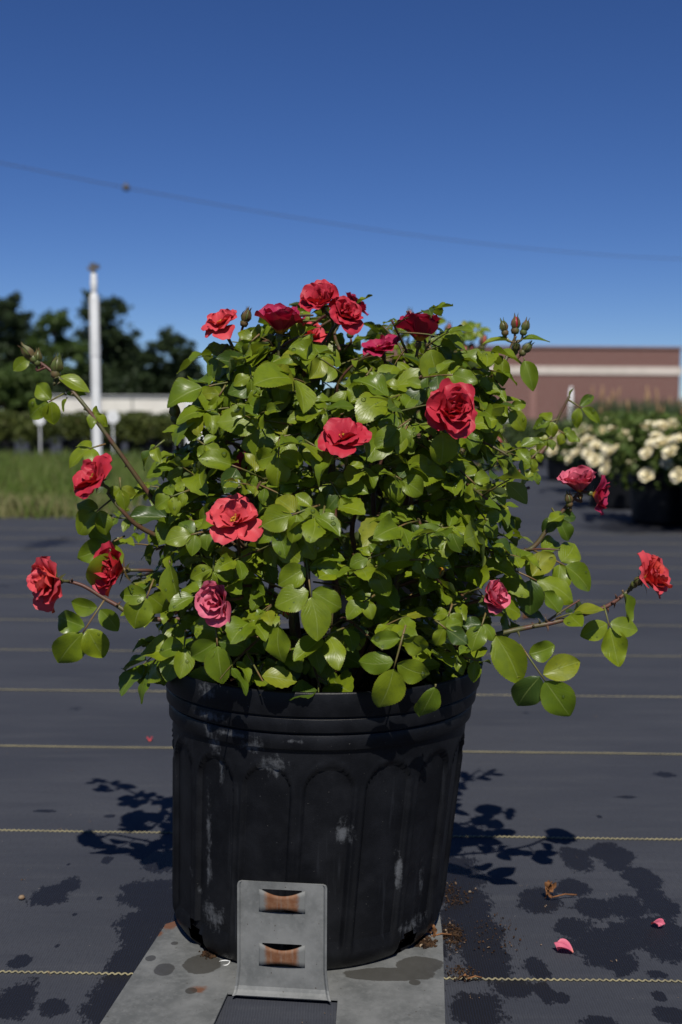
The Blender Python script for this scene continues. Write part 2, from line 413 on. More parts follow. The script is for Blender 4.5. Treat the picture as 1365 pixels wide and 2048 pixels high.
def soil_mesh(Rt, Rb_, z, shear):
    b = MB(); n = 40; v = [(shear * z, 0, z + .006)]; f = []
    prof = [(t * Rt, z + .006 * (1 - t)) for t in (.15, .3, .45, .6, .75, .9, 1.0)] + [(Rt - .0085, z - .012), (Rb_ - .002, .02), (Rb_ - .009, .003)]
    for r, zz in prof:
        for k in range(n):
            a = 2 * math.pi * k / n; rr = r * (1 + .0 * rng.random())
            v.append((rr * math.cos(a) + shear * zz, rr * math.sin(a), zz + (rng.uniform(-.004, .004) if r < Rt * .97 and zz > .1 else 0)))
    for k in range(n): f.append((0, 1 + k, 1 + (k + 1) % n))
    for i in range(len(prof) - 1):
        for k in range(n): f.append((1 + i * n + k, 1 + i * n + n * 0 + (k + 1) % n, 1 + (i + 1) * n + (k + 1) % n, 1 + (i + 1) * n + k)[::-1])
    b.add(v, f); return b.mesh('soil', M['soil'], True)
link('soil', soil_mesh(.128, .1105, .195, SHEAR), pot)
# wood chips and perlite on the soil, soil falling from the drain holes
def crumbs(name, spots, mats, n, smin, smax, parent=None, origin=Vector((0, 0, 0))):
    b = MB()
    for _ in range(n):
        c, rx, ry, z = rng.choice(spots)
        a = rng.uniform(0, 6.28); q = math.sqrt(rng.random()) * rng.uniform(.5, 1)
        p = Vector((c.x + rx * q * math.cos(a), c.y + ry * q * math.sin(a), z)); s = smin + (smax - smin) * rng.random() ** 3
        M3 = Matrix.Rotation(rng.uniform(0, 6), 3, rv().normalized())
        v = [M3 @ Vector((x * s * rng.uniform(.7, 1.6), y * s, zz * s * .6)) for x, y, zz in ((1, 0, 0), (-1, 0, 0), (0, 1, 0), (0, -1, 0), (0, 0, 1), (0, 0, -1))]
        b.add([p - origin + q_ + Vector((0, 0, s * .25)) for q_ in v], [(0, 2, 4), (2, 1, 4), (1, 3, 4), (3, 0, 4), (2, 0, 5), (1, 2, 5), (3, 1, 5), (0, 3, 5)], rng.choices(range(len(mats)), [22] + [1] * (len(mats) - 1))[0])
    return b.build(name, mats, parent)
M['chip_light'] = noisy('light_chip', (.24, .18, .12), (.16, .10, .06), 200, .9, .1)
M['chip_brown'] = noisy('brown_chip', (.07, .034, .016), (.04, .02, .01), 200, .9, .1)
po = PC + Vector((0, 0, PZ))
tag(crumbs('soil_crumbs', [(po + Vector((.195 * SHEAR, 0, 0)), .122, .122, po.z + .199)], [M['soil'], M['chip_light'], M['chip_brown']], 900, .001, .0035, pot, po), kind='stuff')
g1 = gp(905, 1880); g2 = gp(925, 1960); g3 = gp(420, 1925); g4 = gp(852, 1905); g5 = gp(990, 1880); g6 = gp(900, 1800); g7 = gp(780, 1965)
tag(crumbs('spilled_soil', [(g1, .014, .035, .0055), (g2, .016, .02, .0055), (g5, .03, .06, .0055), (g6, .03, .04, .0055), (g6, .02, .04, .0055), (g1, .014, .02, .0055), (g1, .01, .04, .0055)], [M['soil'], M['chip_light'], M['chip_brown']], 1500, .0003, .0014), 'dark soil crumbs spilled on the cloth right of the pot', 'soil', kind='stuff')
tag(crumbs('plug_soil', [(g3, .010, .012, .0085), (g4, .011, .012, .0085)], [M['soil'], M['chip_brown']], 260, .0008, .0028), 'damp soil falling from the drain holes at the pot base', 'soil', kind='stuff')

sp_ = [(gp(rng.uniform(-20, 1385), rng.uniform(1420, 2060)), .006, .006, .0052) for _ in range(70)]
tag(crumbs('grit_specks', sp_, [M['chip_light'], M['chip_brown'], M['soil']], 130, .0003, .0010), 'loose pale grit and bits strewn over the woven cloth', 'grit', kind='stuff')
# ================================================================== METAL STAND
zp = .0066; PT = .0016
def g2z(x, y): p = gp(x, y, .006); return Vector((p.x, p.y, 0))
def plate_material():
    m = Mat('galvanised_steel', (.2, .2, .2), .6, .3, .15); p = m.pos()
    n = m.noise(p, 30, 5, .6); n2 = m.noise(p, 190, 4, .6); n3 = m.noise(m.scl(p, (60, 60, 60)), 1.0, 5, .65)
    c = m.mix(m.ramp(n, .3, .7), (.105, .11, .108), (.185, .19, .186)); c = m.mix(m.math('MULTIPLY', m.ramp(n2, .45, .7), .35), c, (.215, .22, .215))
    def S(x, y, rx, ry):
        a = gp(x, y); return (Vector((a.x, a.y, .007)), (gp(x + rx, y).x - a.x, abs(gp(x, y - ry).y - gp(x, y + ry).y) / 2, .05))
    wetl = [S(302,1936,14,8),S(330,1958,28,17),S(405,1948,52,26),S(383,2002,16,9),S(780,1968,130,18),S(840,1950,60,24),S(830,1985,16,8),S(350,1905,10,5)]
    w = m.ramp(m.spots(wetl, m.math('MULTIPLY', m.math('SUBTRACT', n3, .5), .55)), .22, .30)
    rl = [S(338,1866,30,22),S(320,1885,12,12),S(398,2000,34,14),S(352,1858,24,12)]
    r = m.ramp(m.spots(rl, m.math('MULTIPLY', m.math('SUBTRACT', n3, .5), 1.9)), .3, .8)
    c = m.mix(m.math('MULTIPLY', r, .85), c, (.15, .055, .02)); c = m.mix(m.math('MULTIPLY', w, .8), c, (.05, .047, .040))
    c = m.mix(m.ramp(m.noise(p, 420, 1), .75, .79), c, (.06, .05, .04))
    m.base(c); m.rough(m.math('SUBTRACT', .66, m.math('MULTIPLY', w, .25))); m.bump(n2, .12, .0006)
    return m.m
M['steel'] = plate_material()
stand = empty('metal_pot_stand', (PC.x, PC.y - .1, zp))
tag(stand, 'galvanised steel pot stand with upright tongue clipped to the front pot', 'pot stand')
so = Vector((PC.x, PC.y - .1, zp))
L0, L1 = g2z(322, 1868), g2z(60, 2268); Rr0, Rr1 = g2z(886, 1880), g2z(897, 2268)
S0, S1 = g2z(456, 1990), g2z(676, 2003); S2, S3 = g2z(330, 2268), g2z(655, 2268)
bk = Vector((Rr0.x + .002, PC.y + .03, 0)); bl = g2z(332, 1853); bl2 = g2z(350, 1847); bl3 = Vector((bl2.x + .03, PC.y + .03, 0))
poly = [L0, L1, S2, S0, S1, S3, Rr1, Rr0, bk, bl3, bl2, bl]
b = MB(); nv = len(poly); bm = bmesh.new()
vs0 = [bm.verts.new(p - Vector((so.x, so.y, 0))) for p in poly]; fc = bm.faces.new(vs0)
ex = bmesh.ops.extrude_face_region(bm, geom=[fc]); 
for e in ex['geom']:
    if isinstance(e, bmesh.types.BMVert): e.co.z += PT
bmesh.ops.recalc_face_normals(bm, faces=bm.faces); bmesh.ops.triangulate(bm, faces=[f for f in bm.faces if len(f.verts) > 4])
me = bpy.data.meshes.new('base_plate'); bm.to_mesh(me); bm.free(); me.materials.append(M['steel'])
pl = link('base_plate', me, stand)
# upright tongue with two stamped barbs
TB = (S0 + S1) / 2; TB = Vector((TB.x - .0005, min(TB.y, PC.y - BASE_R - .0105) + .001, 0))
ux = (S1 - S0); ux.z = 0; ux.normalize()
def zpx(py): # height on tongue plane
    d = ray(566, py); t = TB.y / d.y; return HC + d.z * t
ztop, zbot = zpx(1765), zp + PT
o1 = (zpx(1826), zpx(1779)); o2 = (zpx(1934), zpx(1887))
wid = lambda z: (.0382 - .0036 * min(1, max(0, (z - zbot) / .022)) ** .5)
def tp(x, z, y=0.0):   # tongue-local to world
    lean = -.006 * 0
    bend = .0
    q = max(0.0, 1 - (z - zbot) / .006); yb = -.005 * q * q
    return TB + ux * x + Vector((0, yb + y, z)) - so * 1.0
us = [-1, -.97, -.93] + list(np.linspace(-.45, .45, 13)) + [.93, .97, 1]
us = sorted(set([-1, -.97, -.93, -.7, -.44, -.3, -.15, 0, .15, .3, .44, .7, .93, .97, 1]))
zs_ = sorted(set([zbot, zbot + .0015, zbot + .003, zbot + .006, zbot + .010, zbot + .015, zbot + .022, o2[0], (o2[0] + o2[1]) / 2, o2[1], (o2[1] + o1[0]) / 2, o1[0], (o1[0] + o1[1]) / 2, o1[1], ztop - .0025, ztop - .001, ztop]))
b = MB(); v = []; f = []
for z in zs_:
    w = wid(z) * (1 - .03 * max(0, 1 - (ztop - z) / .0025) ** 2)
    for u in us:
        dish = .0
        for o in (o1, o2):
            zc = (o[0] + o[1]) / 2; dish += 0.0 * math.exp(-((abs(u) - .44) / .16) ** 2) * math.exp(-((z - zc) / .009) ** 2)
        v.append(tp(u * w, z, -dish + (-.0016 if abs(u) > .96 else 0)))
nu = len(us)
for i in range(len(zs_) - 1):
    zc = (zs_[i] + zs_[i + 1]) / 2
    for k in range(nu - 1):
        uc = (us[k] + us[k + 1]) / 2
        if abs(uc) < .44 and (o1[0] < zc < o1[1] or o2[0] < zc < o2[1]): continue
        f.append((i * nu + k, i * nu + k + 1, (i + 1) * nu + k + 1, (i + 1) * nu + k))
b.add(v, f); tg = b.build('upright_tongue', M['steel'], stand, False)
sd = tg.modifiers.new('thick', 'SOLIDIFY'); sd.thickness = .0014; sd.offset = 0
ru = Mat('rusty_steel', (.25, .12, .06), .7, .3, .2); p = ru.pos(); n = ru.noise(p, 150, 5, .65); n2 = ru.noise(ru.scl(p, (700, 100, 60)), 1.0, 3)
c = ru.mix(ru.ramp(n, .35, .65), (.15, .062, .028), (.19, .10, .055)); c = ru.mix(ru.math('MULTIPLY', ru.ramp(n2, .5, .7), .4), c, (.20, .16, .13)); dx = ru.math('ABSOLUTE', ru.vmath('DOT_PRODUCT', ru.vmath('SUBTRACT', p, tuple(TB)), tuple(ux))); edge = ru.ramp(ru.math('ADD', dx, ru.math('MULTIPLY', ru.noise(p, 300, 4), .004)), .0125, .0165); c = ru.mix(edge, c, (.16, .165, .16)); ru.base(c); ru.bump(n, .3, .0006)
M['rust'] = ru.m
for o in (o1, o2):
    b = MB(); v = []; f = []; nx, nz = 17, 5; hw = .54 * wid(o[0] + .01) ; H = o[1] - o[0]
    for j in range(nz):
        for i in range(nx):
            t = -1 + 2 * i / (nx - 1); k = math.cos(t * math.pi / 2) ** 1.0 if abs(t) < 1 else 0
            k = (1 - t * t) ** 1.2
            lo = o[0] + H * .24 * k; hi = o[1] - H * .20 * k
            z = lo + (hi - lo) * j / (nz - 1)
            v.append(tp(t * hw, z, -.0045 * k + .0002))
    for j in range(nz - 1):
        for i in range(nx - 1): f.append((j * nx + i, j * nx + i + 1, (j + 1) * nx + i + 1, (j + 1) * nx + i))
    b.add(v, f); bb = b.build('barb', M['rust'], tg, True); sd = bb.modifiers.new('thick', 'SOLIDIFY'); sd.thickness = .0012; sd.offset = 0

# ================================================================== ROSE BUSH
LEAF_W = [(0, .0), (.03, .20), (.10, .50), (.22, .80), (.38, .98), (.52, 1.0), (.66, .90), (.79, .68), (.89, .43), (.96, .20), (1, .0)]
def lw(u): return float(np.interp(u, [a for a, _ in LEAF_W], [b for _, b in LEAF_W]))
def leaflet_data(nu, nv, aspect, fold, curl, wave, seed, teeth=True):
    r = random.Random(seed); v = []; uv = []; f = []
    ph = r.uniform(0, 6.28); asym = r.uniform(-.06, .06); bendx = r.uniform(-.07, .07)
    us_ = [1 - (1 - i / nu) ** 1.0 for i in range(nu + 1)]
    for i, u in enumerate(us_):
        w = lw(u) * aspect
        for j in range(-nv, nv + 1):
            t = j / nv; uu = u; ww = w
            if abs(j) == nv and teeth and 0 < i < nu:
                tk = 1.0 if nu < 20 else .62; ww *= 1 + tk * (.045 if i % 2 else -.045); uu = u + tk * (.012 if i % 2 else -.006)
            x = t * ww * (1 + asym * t) + bendx * math.sin(math.pi * u)
            z = fold * abs(t) ** 1.3 * w * 2 - curl * uu ** 2 * .5 + wave * math.sin(u * 9 + ph + (1.5 if t > 0 else 0)) * t * t * .5 - .10 * curl * (1 - u) * 0
            v.append((x, uu * (1 - .12 * curl * uu), z)); uv.append((.5 + .5 * t, u))
    n = 2 * nv + 1
    for i in range(nu):
        for j in range(n - 1): f.append((i * n + j, i * n + j + 1, (i + 1) * n + j + 1, (i + 1) * n + j))
    return v, f, uv
VAR = []; NVAR = 12
for k in range(NVAR):
    r = random.Random(100 + k)
    par = dict(aspect=r.uniform(.31, .385), fold=r.choice([-.08, .06, .12, .20, .28, .36]), curl=r.uniform(.05, .75), wave=r.uniform(.03, .20), seed=k)
    hi = leaflet_data(42, 3, **par); lo = leaflet_data(12, 2, **par)
    b = MB(); b.add(hi[0], hi[1]); b.uv = hi[2]
    VAR.append((b.mesh('leaflet', M['leaf'], True), tuple(np.array(q) for q in lo)))
def frame(y, nrm):
    y = y.normalized(); z = nrm - y * nrm.dot(y)
    if z.length < 1e-4: z = y.orthogonal()
    z.normalize(); x = y.cross(z)
    return Matrix(((x.x, y.x, z.x), (x.y, y.y, z.y), (x.z, y.z, z.z)))
class Leaf: pass
def compound(P0, P1, N, n, bush, width=1.0, keep=False, bulk=None):
    """one rose leaf: stalk from P0, last leaflet ends at P1"""
    L = Leaf(); L.bush = bush; L.keep = keep; a = P1 - P0; T = a.length; ah = a.normalized(); F = frame(ah, N)
    X = F.col[0]; Nn = F.col[2]
    if bulk: Lt = bulk
    else: Lt = T * ({1: .92, 3: .64, 5: .52, 7: .42} if keep else {1: .90, 3: .60, 5: .46, 7: .36})[n]
    Pr = P1 - ah * Lt; sag = -Nn * .04 * T
    mid = (P0 + Pr) / 2 + Nn * .05 * (Pr - P0).length
    L.P0 = P0; L.stalk = [P0, P0 * .25 + Pr * .25 + mid * .5, mid * .5 + Pr * .5, Pr]; L.lf = []
    def put(base, d, ln, nn, wv):
        nn = nn + rv(.28); Fm = frame(d + rv(.06), nn)
        L.lf.append((base, Fm, ln, ln * wv, rng.randrange(NVAR), rng.random()))
    put(Pr, ah - Nn * rng.uniform(.0, .25), Lt, Nn, width)
    fr = {1: [], 3: [.84], 5: [.30, .86], 7: [.3, .6, .92]}[n]
    for i, q in enumerate(fr):
        base = P0.lerp(Pr, q) + Nn * .05 * (Pr - P0).length * (1 - abs(2 * q - 1))
        ln = Lt * (.70 + .18 * i / max(1, len(fr) - 1) if len(fr) > 1 else .82) * rng.uniform(.88, 1.08)
        for s in (-1, 1):
            if not keep and rng.random() < .04: continue
            an = R(rng.uniform(58, 80)); d = ah * math.cos(an) + X * s * math.sin(an) - Nn * rng.uniform(-.05, .3)
            bb = base + X * s * T * .02
            put(bb, d, ln, Nn + X * s * rng.uniform(-.25, .15), width)
    LEAVES.append(L); return L
LEAVES = []
CAMD = (-fw)
def hl(b_, t_, Yb, Yt, n, bush=0, width=1.0, nrm=None, tilt=.55):
    Yt = Yb + (Yt - Yb) * .6; P0 = at(b_[0], b_[1], Yb); P1 = at(t_[0], t_[1], Yt)
    N = nrm or (to_sun * tilt + (CP - P0).normalized() * (1 - tilt) + rv(.18))
    return compound(P0, P1, N, n, bush, width, True)
# each leaf that the photograph shows clearly, at its own place
Yc = PC.y
hl((812,1250),(762,1432), Yc-.165, Yc-.18, 5, width=.95, tilt=.25)
hl((612,1112),(634,1284), Yc-.15, Yc-.19, 5, width=1.0, tilt=.3)
hl((432,1246),(441,1374), Yc-.14, Yc-.165, 3, width=1.1, tilt=.3)
hl((372,1262),(362,1358), Yc-.10, Yc-.13, 3, tilt=.35)
hl((308,1158),(268,1264), Yc-.10, Yc-.12, 3, width=1.12, tilt=.3)
hl((340,1120),(344,1224), Yc-.12, Yc-.14, 1, nrm=Vector((-.7,-.5,.5)))
hl((318,1312),(258,1398), Yc-.05, Yc-.08, 3, nrm=Vector((-.9,-.3,.2)))
hl((212,1196),(116,1342), Yc-.05, Yc-.07, 5, width=1.0, tilt=.3)
hl((222,1098),(192,1190), Yc-.12, Yc-.13, 1, width=1.05, tilt=.3)
hl((240,955),(246,1022), Yc-.06, Yc-.07, 3, tilt=.4)
hl((222,1000),(142,1066), Yc-.06, Yc-.08, 3, tilt=.4)
hl((250,1072),(158,1118), Yc-.04, Yc-.08, 3, tilt=.3)
hl((872,1368),(858,1452), Yc-.155, Yc-.165, 1, width=1.0, nrm=Vector((.5,-.85,.25)))
hl((988,1262),(1042,1374), Yc-.09, Yc-.11, 1, width=.92, tilt=.25)
hl((1040,1288),(1146,1442), Yc-.09, Yc-.12, 5, width=.95, tilt=.3)
hl((1208,1210),(1240,1334), Yc-.06, Yc-.09, 3, width=.9, tilt=.35)
hl((1122,1228),(1090,1182), Yc-.07, Yc-.08, 1, nrm=Vector((-.3,-.5,.8)))
hl((1112,1238),(1208,1206), Yc-.07, Yc-.09, 3, nrm=Vector((.2,-.3,.9)))
hl((1062,1098),(1206,1168), Yc-.03, Yc-.06, 5, tilt=.6)
hl((1000,1128),(1156,1198), Yc-.05, Yc-.08, 5, tilt=.6)
hl((1104,1016),(1146,1082), Yc-.03, Yc-.05, 3, tilt=.4)
hl((1128,1028),(1098,1038), Yc-.03, Yc-.05, 1)
hl((1245,1180),(1264,1258), Yc-.06, Yc-.06, 1, width=.8, nrm=Vector((.6,-.5,.4)))
hl((972,1226),(948,1300), Yc-.10, Yc-.13, 3, width=1.1, tilt=.35)
hl((905,1208),(884,1275), Yc-.13, Yc-.15, 3, tilt=.4)
# right top cane
hl((1034,682),(1102,662), Yc+.02, Yc+.02, 1, width=.6, nrm=Vector((.1,-.5,.9)))
hl((1026,684),(962,672), Yc+.02, Yc+.02, 1, width=.6, nrm=Vector((-.1,-.5,.9)))
hl((1048,716),(1066,780), Yc+.02, Yc+.0, 1, width=.85, tilt=.3)
hl((1006,712),(1004,768), Yc+.01, Yc-.01, 1, width=.95, tilt=.3)
hl((985,750),(958,816), Yc+.01, Yc+.0, 3, width=.85, nrm=Vector((-.6,-.6,.3)))
hl((1000,800),(1056,862), Yc+.01, Yc-.0, 3, width=.85, tilt=.5)
hl((996,700),(968,735), Yc+.02, Yc+.01, 1, width=.8)
# right upper cane
hl((1138,800),(1208,846), Yc+.06, Yc+.05, 3, width=.7, tilt=.4)
hl((1140,796),(1142,772), Yc+.06, Yc+.06, 1, width=.6, nrm=Vector((-.9,-.4,.1)))
hl((1120,838),(1066,852), Yc+.06, Yc+.05, 3, tilt=.5)
hl((1112,858),(1160,884), Yc+.06, Yc+.05, 3, tilt=.5)
hl((1106,868),(1075,902), Yc+.06, Yc+.05, 3, tilt=.5)
hl((1080,900),(1040,940), Yc+.05, Yc+.04, 5, tilt=.6)
hl((1050,930),(1090,962), Yc+.05, Yc+.04, 3, tilt=.6)
# left top cane
hl((62,716),(26,742), Yc-.02, Yc-.03, 1, width=.9, tilt=.3)
hl((112,752),(184,770), Yc-.02, Yc-.03, 1, width=.7, nrm=Vector((.25,-.6,.75)))
hl((130,786),(42,836), Yc-.02, Yc-.03, 3, width=.95, tilt=.3)
hl((130,790),(172,778), Yc-.02, Yc-.02, 1, width=.8)
hl((135,795),(118,822), Yc-.02, Yc-.02, 1, width=.8, nrm=Vector((.3,-.2,.9)))
hl((168,818),(226,842), Yc-.03, Yc-.03, 3, width=.85, nrm=Vector((.2,-.5,.8)))
hl((212,888),(122,916), Yc-.03, Yc-.05, 3, width=.9, nrm=Vector((-.4,-.6,.5)))
# top of the bush
hl((612,692),(640,744), Yc-.05, Yc-.07, 1, width=1.05, tilt=.45)
hl((600,640),(592,690), Yc-.04, Yc-.05, 1, width=.8)
hl((556,760),(566,808), Yc-.09, Yc-.10, 1, width=.95, tilt=.4)
hl((500,730),(508,805), Yc-.09, Yc-.10, 3, width=.95, tilt=.4)
hl((455,690),(408,756), Yc-.05, Yc-.06, 3, width=.8, nrm=Vector((-.6,-.6,.2)))
hl((520,668),(470,712), Yc-.06, Yc-.07, 3, width=1.0, tilt=.55)
hl((452,770),(414,832), Yc-.07, Yc-.08, 3, width=.85, tilt=.4)
hl((860,692),(874,774), Yc-.08, Yc-.10, 1, width=1.1, tilt=.35)
hl((872,760),(806,806), Yc-.09, Yc-.11, 3, width=1.0, tilt=.5)
hl((745,735),(700,800), Yc-.08, Yc-.11, 5, width=1.05, tilt=.55)
hl((885,858),(888,938), Yc-.13, Yc-.14, 1, width=1.05, tilt=.35)
hl((822,838),(748,890), Yc-.13, Yc-.16, 3, width=1.1, tilt=.5)
hl((815,850),(792,905), Yc-.13, Yc-.15, 3, width=1.0, tilt=.4)
hl((610,880),(672,918), Yc-.13, Yc-.15, 3, width=1.05, tilt=.5)
hl((560,878),(553,978), Yc-.13, Yc-.15, 3, width=1.0, tilt=.4)
hl((640,1010),(524,1052), Yc-.15, Yc-.18, 5, width=1.15, tilt=.55)
hl((650,1012),(630,1105), Yc-.15, Yc-.18, 3, width=1.2, tilt=.35)
hl((885,1050),(842,1092), Yc-.14, Yc-.16, 1, width=1.25, tilt=.3)
hl((660,960),(705,1035), Yc-.14, Yc-.16, 5, width=1.05, tilt=.4)
hl((545,1030),(572,1118), Yc-.15, Yc-.17, 3, width=.95, tilt=.3)
hl((820,1120),(905,1118), Yc-.14, Yc-.16, 5, width=.95, tilt=.35)
hl((770,1105),(700,1130), Yc-.15, Yc-.17, 5, width=1.05, tilt=.4)
hl((560,1245),(550,1330), Yc-.155, Yc-.165, 1, width=1.15, nrm=Vector((-.5,-.7,.2)))
hl((430,1060),(330,1080), Yc-.12, Yc-.15, 5, width=1.1, tilt=.55)
hl((380,980),(300,1010), Yc-.11, Yc-.12, 5, width=1.05, tilt=.5)
hl((395,880),(440,910), Yc-.10, Yc-.12, 3, width=1.05, tilt=.5)
hl((330,880),(270,930), Yc-.08, Yc-.09, 3, width=.8, nrm=Vector((-.5,-.5,.5)))
hl((430,1110),(420,1200), Yc-.14, Yc-.15, 3, width=.9, tilt=.35)
hl((750,1190),(690,1230), Yc-.15, Yc-.17, 3, width=1.0, tilt=.4)
hl((870,1240),(935,1290), Yc-.14, Yc-.15, 3, width=1.0, tilt=.4)
hl((950,1010),(1000,1075), Yc-.08, Yc-.10, 5, width=.95, tilt=.5)
hl((920,940),(985,1000), Yc-.10, Yc-.11, 5, width=.95, tilt=.5)

# dome profile of the crown: radius over height
PR = [(.185, .10), (.205, .125), (.245, .160), (.29, .172), (.335, .172), (.38, .165), (.42, .148), (.455, .126), (.485, .104), (.51, .085), (.53, .055), (.545, .0)]
def prof_r(z): return float(np.interp(z, [a for a, _ in PR], [b for _, b in PR]))
def canes_and_fill(bush, C, zoff, nshoot, nleaf, seed, s=1.0, lmin=.022, lmax=.036, ninner=60):
    """canes from the soil, shoots to the crown's surface, leaves along them; returns tube paths"""
    r = random.Random(seed); soil = C + Vector((0, 0, .20 + zoff)); tubes = []
    mains = []
    for k in range(13):
        a = 2 * math.pi * k / 13 + r.uniform(-.25, .25); zt = r.uniform(.36, .50); rr = prof_r(zt) * r.uniform(.35, .7)
        tip = C + Vector((rr * math.cos(a), rr * math.sin(a), 0)) * s + Vector((0, 0, zt + zoff))
        b0 = soil + Vector((.022 * math.cos(a), .022 * math.sin(a), -.01))
        m1 = b0.lerp(tip, .35) + Vector((math.cos(a), math.sin(a), 0)) * .02 + Vector((r.uniform(-.012, .012), r.uniform(-.012, .012), .02))
        m2 = b0.lerp(tip, .7) + Vector((r.uniform(-.012, .012), r.uniform(-.012, .012), .015))
        P = smooth_path([b0, m1, m2, tip], 6); mains.append(P); tubes.append((P, .0034, .0016))
    ga = math.pi * (3 - math.sqrt(5))
    for k in range(nshoot):
        q = (k + .5) / nshoot
        z = .222 + (.54 - .222) * (q ** .92); a = ga * k + r.uniform(-.2, .2)
        rad = prof_r(z) * r.uniform(.74, 1.02)
        front = math.cos(a + math.pi / 2)
        end = C + Vector((rad * math.cos(a), rad * math.sin(a), 0)) * s + Vector((.030 * (z - .3) / .2, 0, z + zoff))
        best = None
        for P in mains:
            for p in P[4:]:
                d = (p - end).length + (.05 if p.z > end.z + .01 else 0) + abs((end - p).length - .09) * .8
                if best is None or d < best[0]: best = (d, p)
        st = best[1]; outv = Vector((math.cos(a), math.sin(a), .35)).normalized()
        md = st.lerp(end, .5) + Vector((0, 0, .012)) + Vector((r.uniform(-.01, .01), r.uniform(-.01, .01), 0))
        P = smooth_path([st, md, end], 5); tubes.append((P, .0016, .0009))
        for i in range(nleaf):
            t = 1 - (i + .15) / nleaf * .85; p = P[min(len(P) - 1, int(t * (len(P) - 1)))]
            sd_ = 1 if i % 2 else -1; tan = Vector((-math.sin(a), math.cos(a), 0)) * sd_
            if i == 0: d = outv * .8 + Vector((0, 0, .1))
            else: d = outv * r.uniform(.25, .9) + tan * r.uniform(.4, 1.0) + Vector((0, 0, r.uniform(-.35, .35)))
            d += Vector((r.uniform(-.25, .25), r.uniform(-.25, .25), r.uniform(-.35, .15))); d.normalize()
            if p.z - C.z - zoff < .26: d = (d + Vector((0, 0, -.1))).normalized()
            Lt = r.uniform(lmin, lmax) * (1.0 if i else .85); n = r.choices([3, 5, 7], [3, 7, 1])[0]
            T = Lt / {3: .58, 5: .46, 7: .37}[n]
            tip = p + d * T + Vector((0, 0, -.18 * T))
            N = outv * .85 + Vector((0, 0, .18)) + to_sun * .5 + Vector((r.uniform(-.42, .42), r.uniform(-.42, .42), r.uniform(-.42, .42)))
            compound(p, tip, N, n, bush, r.uniform(.85, 1.15))
    for k in range(ninner):          # shaded leaves deep in the crown
        z = r.uniform(.215, .50); a = r.uniform(0, 6.28); rad = prof_r(z) * math.sqrt(r.uniform(.08, .62)) * s
        p = C + Vector((rad * math.cos(a), rad * math.sin(a), z + zoff)); d = Vector((math.cos(a), math.sin(a), r.uniform(-.6, .5))) + Vector((r.uniform(-.8, .8), r.uniform(-.8, .8), 0)); d.normalize()
        Lt = r.uniform(lmin, lmax); n = r.choice([3, 5, 5]); T = Lt / .5
        compound(p, p + d * T, Vector((math.cos(a) * .5, math.sin(a) * .5, .7)) + to_sun * .4 + Vector((r.uniform(-.5, .5), r.uniform(-.5, .5), r.uniform(-.5, .5))), n, bush, r.uniform(.85, 1.15))
    return tubes
CR = PC + Vector((.012, .0, PZ))
tubes0 = canes_and_fill(0, CR, 0.0, 84, 6, 11, 1.0, .017, .034, 230)
# the second rose standing behind, seen above and right of the first
C2 = Vector((at(800, 1300, 1.95).x, 1.95, PZ))
tubes1 = canes_and_fill(1, C2, 0.045, 50, 4, 23, 1.0, .018, .030)

FL = [(446,652,46),(560,655,46),(650,610,52),(688,632,42),(838,668,46),(765,700,44),(902,820,54),(688,876,54),(190,952,50),(470,1040,58),(108,1160,56),(245,1140,36),(438,1205,36),(976,1195,38),(1170,978,48),(1300,1152,50),(572,1226,16),(1032,665,40),(770,1345,78),(618,1205,70),(440,1325,44),(1025,1320,50),(552,1290,34)]
for L in LEAVES:
    if L.keep or L.bush: continue
    ok = []
    for q in L.lf:
        c = q[0] + q[1].col[1] * q[2] * .5; x, y, zd = proj(c)
        if zd < 1.06 and any((x - a) ** 2 + (y - b_) ** 2 < (r_ + 4) ** 2 for a, b_, r_ in FL) and c.y < Yc + .02: continue
        e = q[0] + q[1].col[1] * q[2]; ex_, ey_, _ = proj(e)
        if 330 < ex_ < 965 and max(ey_, y) > 1388 and c.y < Yc: continue
        ok.append(q)
    L.lf = ok
LEAVES = [L for L in LEAVES if L.lf]
# ---- splat test: which leaflets show in the picture
W2, H2 = 341, 512; zb = np.full((H2, W2), 1e9); idb = np.full((H2, W2), -1, dtype=np.int32)
allf = []
for li, L in enumerate(LEAVES):
    for fi, (base, Fm, ln, lwid, var, tint) in enumerate(L.lf):
        gid = len(allf); allf.append((li, fi)); y = Fm.col[1]; x = Fm.col[0]
        c = base + y * ln * .5; px, py, zd = proj(c)
        tpx, tpy, _ = proj(base + y * ln); bqx, bqy, _ = proj(base); sx, sy, _ = proj(c + x * lwid * .36)
        ax = np.array([(tpx - bqx) / 2, (tpy - bqy) / 2]) / 4; bx = np.array([sx - px, sy - py]) / 4; px /= 4; py /= 4
        det = ax[0] * bx[1] - ax[1] * bx[0]
        if abs(det) < .3: continue
        rad = int(abs(ax).sum() + abs(bx).sum()) + 1
        x0, x1, y0, y1 = max(0, int(px) - rad), min(W2, int(px) + rad + 1), max(0, int(py) - rad), min(H2, int(py) + rad + 1)
        if x0 >= x1 or y0 >= y1: continue
        gx, gy = np.meshgrid(np.arange(x0, x1) - px, np.arange(y0, y1) - py)
        s = (gx * bx[1] - gy * bx[0]) / det; t = (-gx * ax[1] + gy * ax[0]) / det
        m = (s * s + t * t < 1) & (zb[y0:y1, x0:x1] > zd)
        zb[y0:y1, x0:x1][m] = zd; idb[y0:y1, x0:x1][m] = gid
cnt = np.bincount(idb[idb >= 0].ravel(), minlength=len(allf))
vis = {}
for g, (li, fi) in enumerate(allf): vis[(li, fi)] = int(cnt[g])

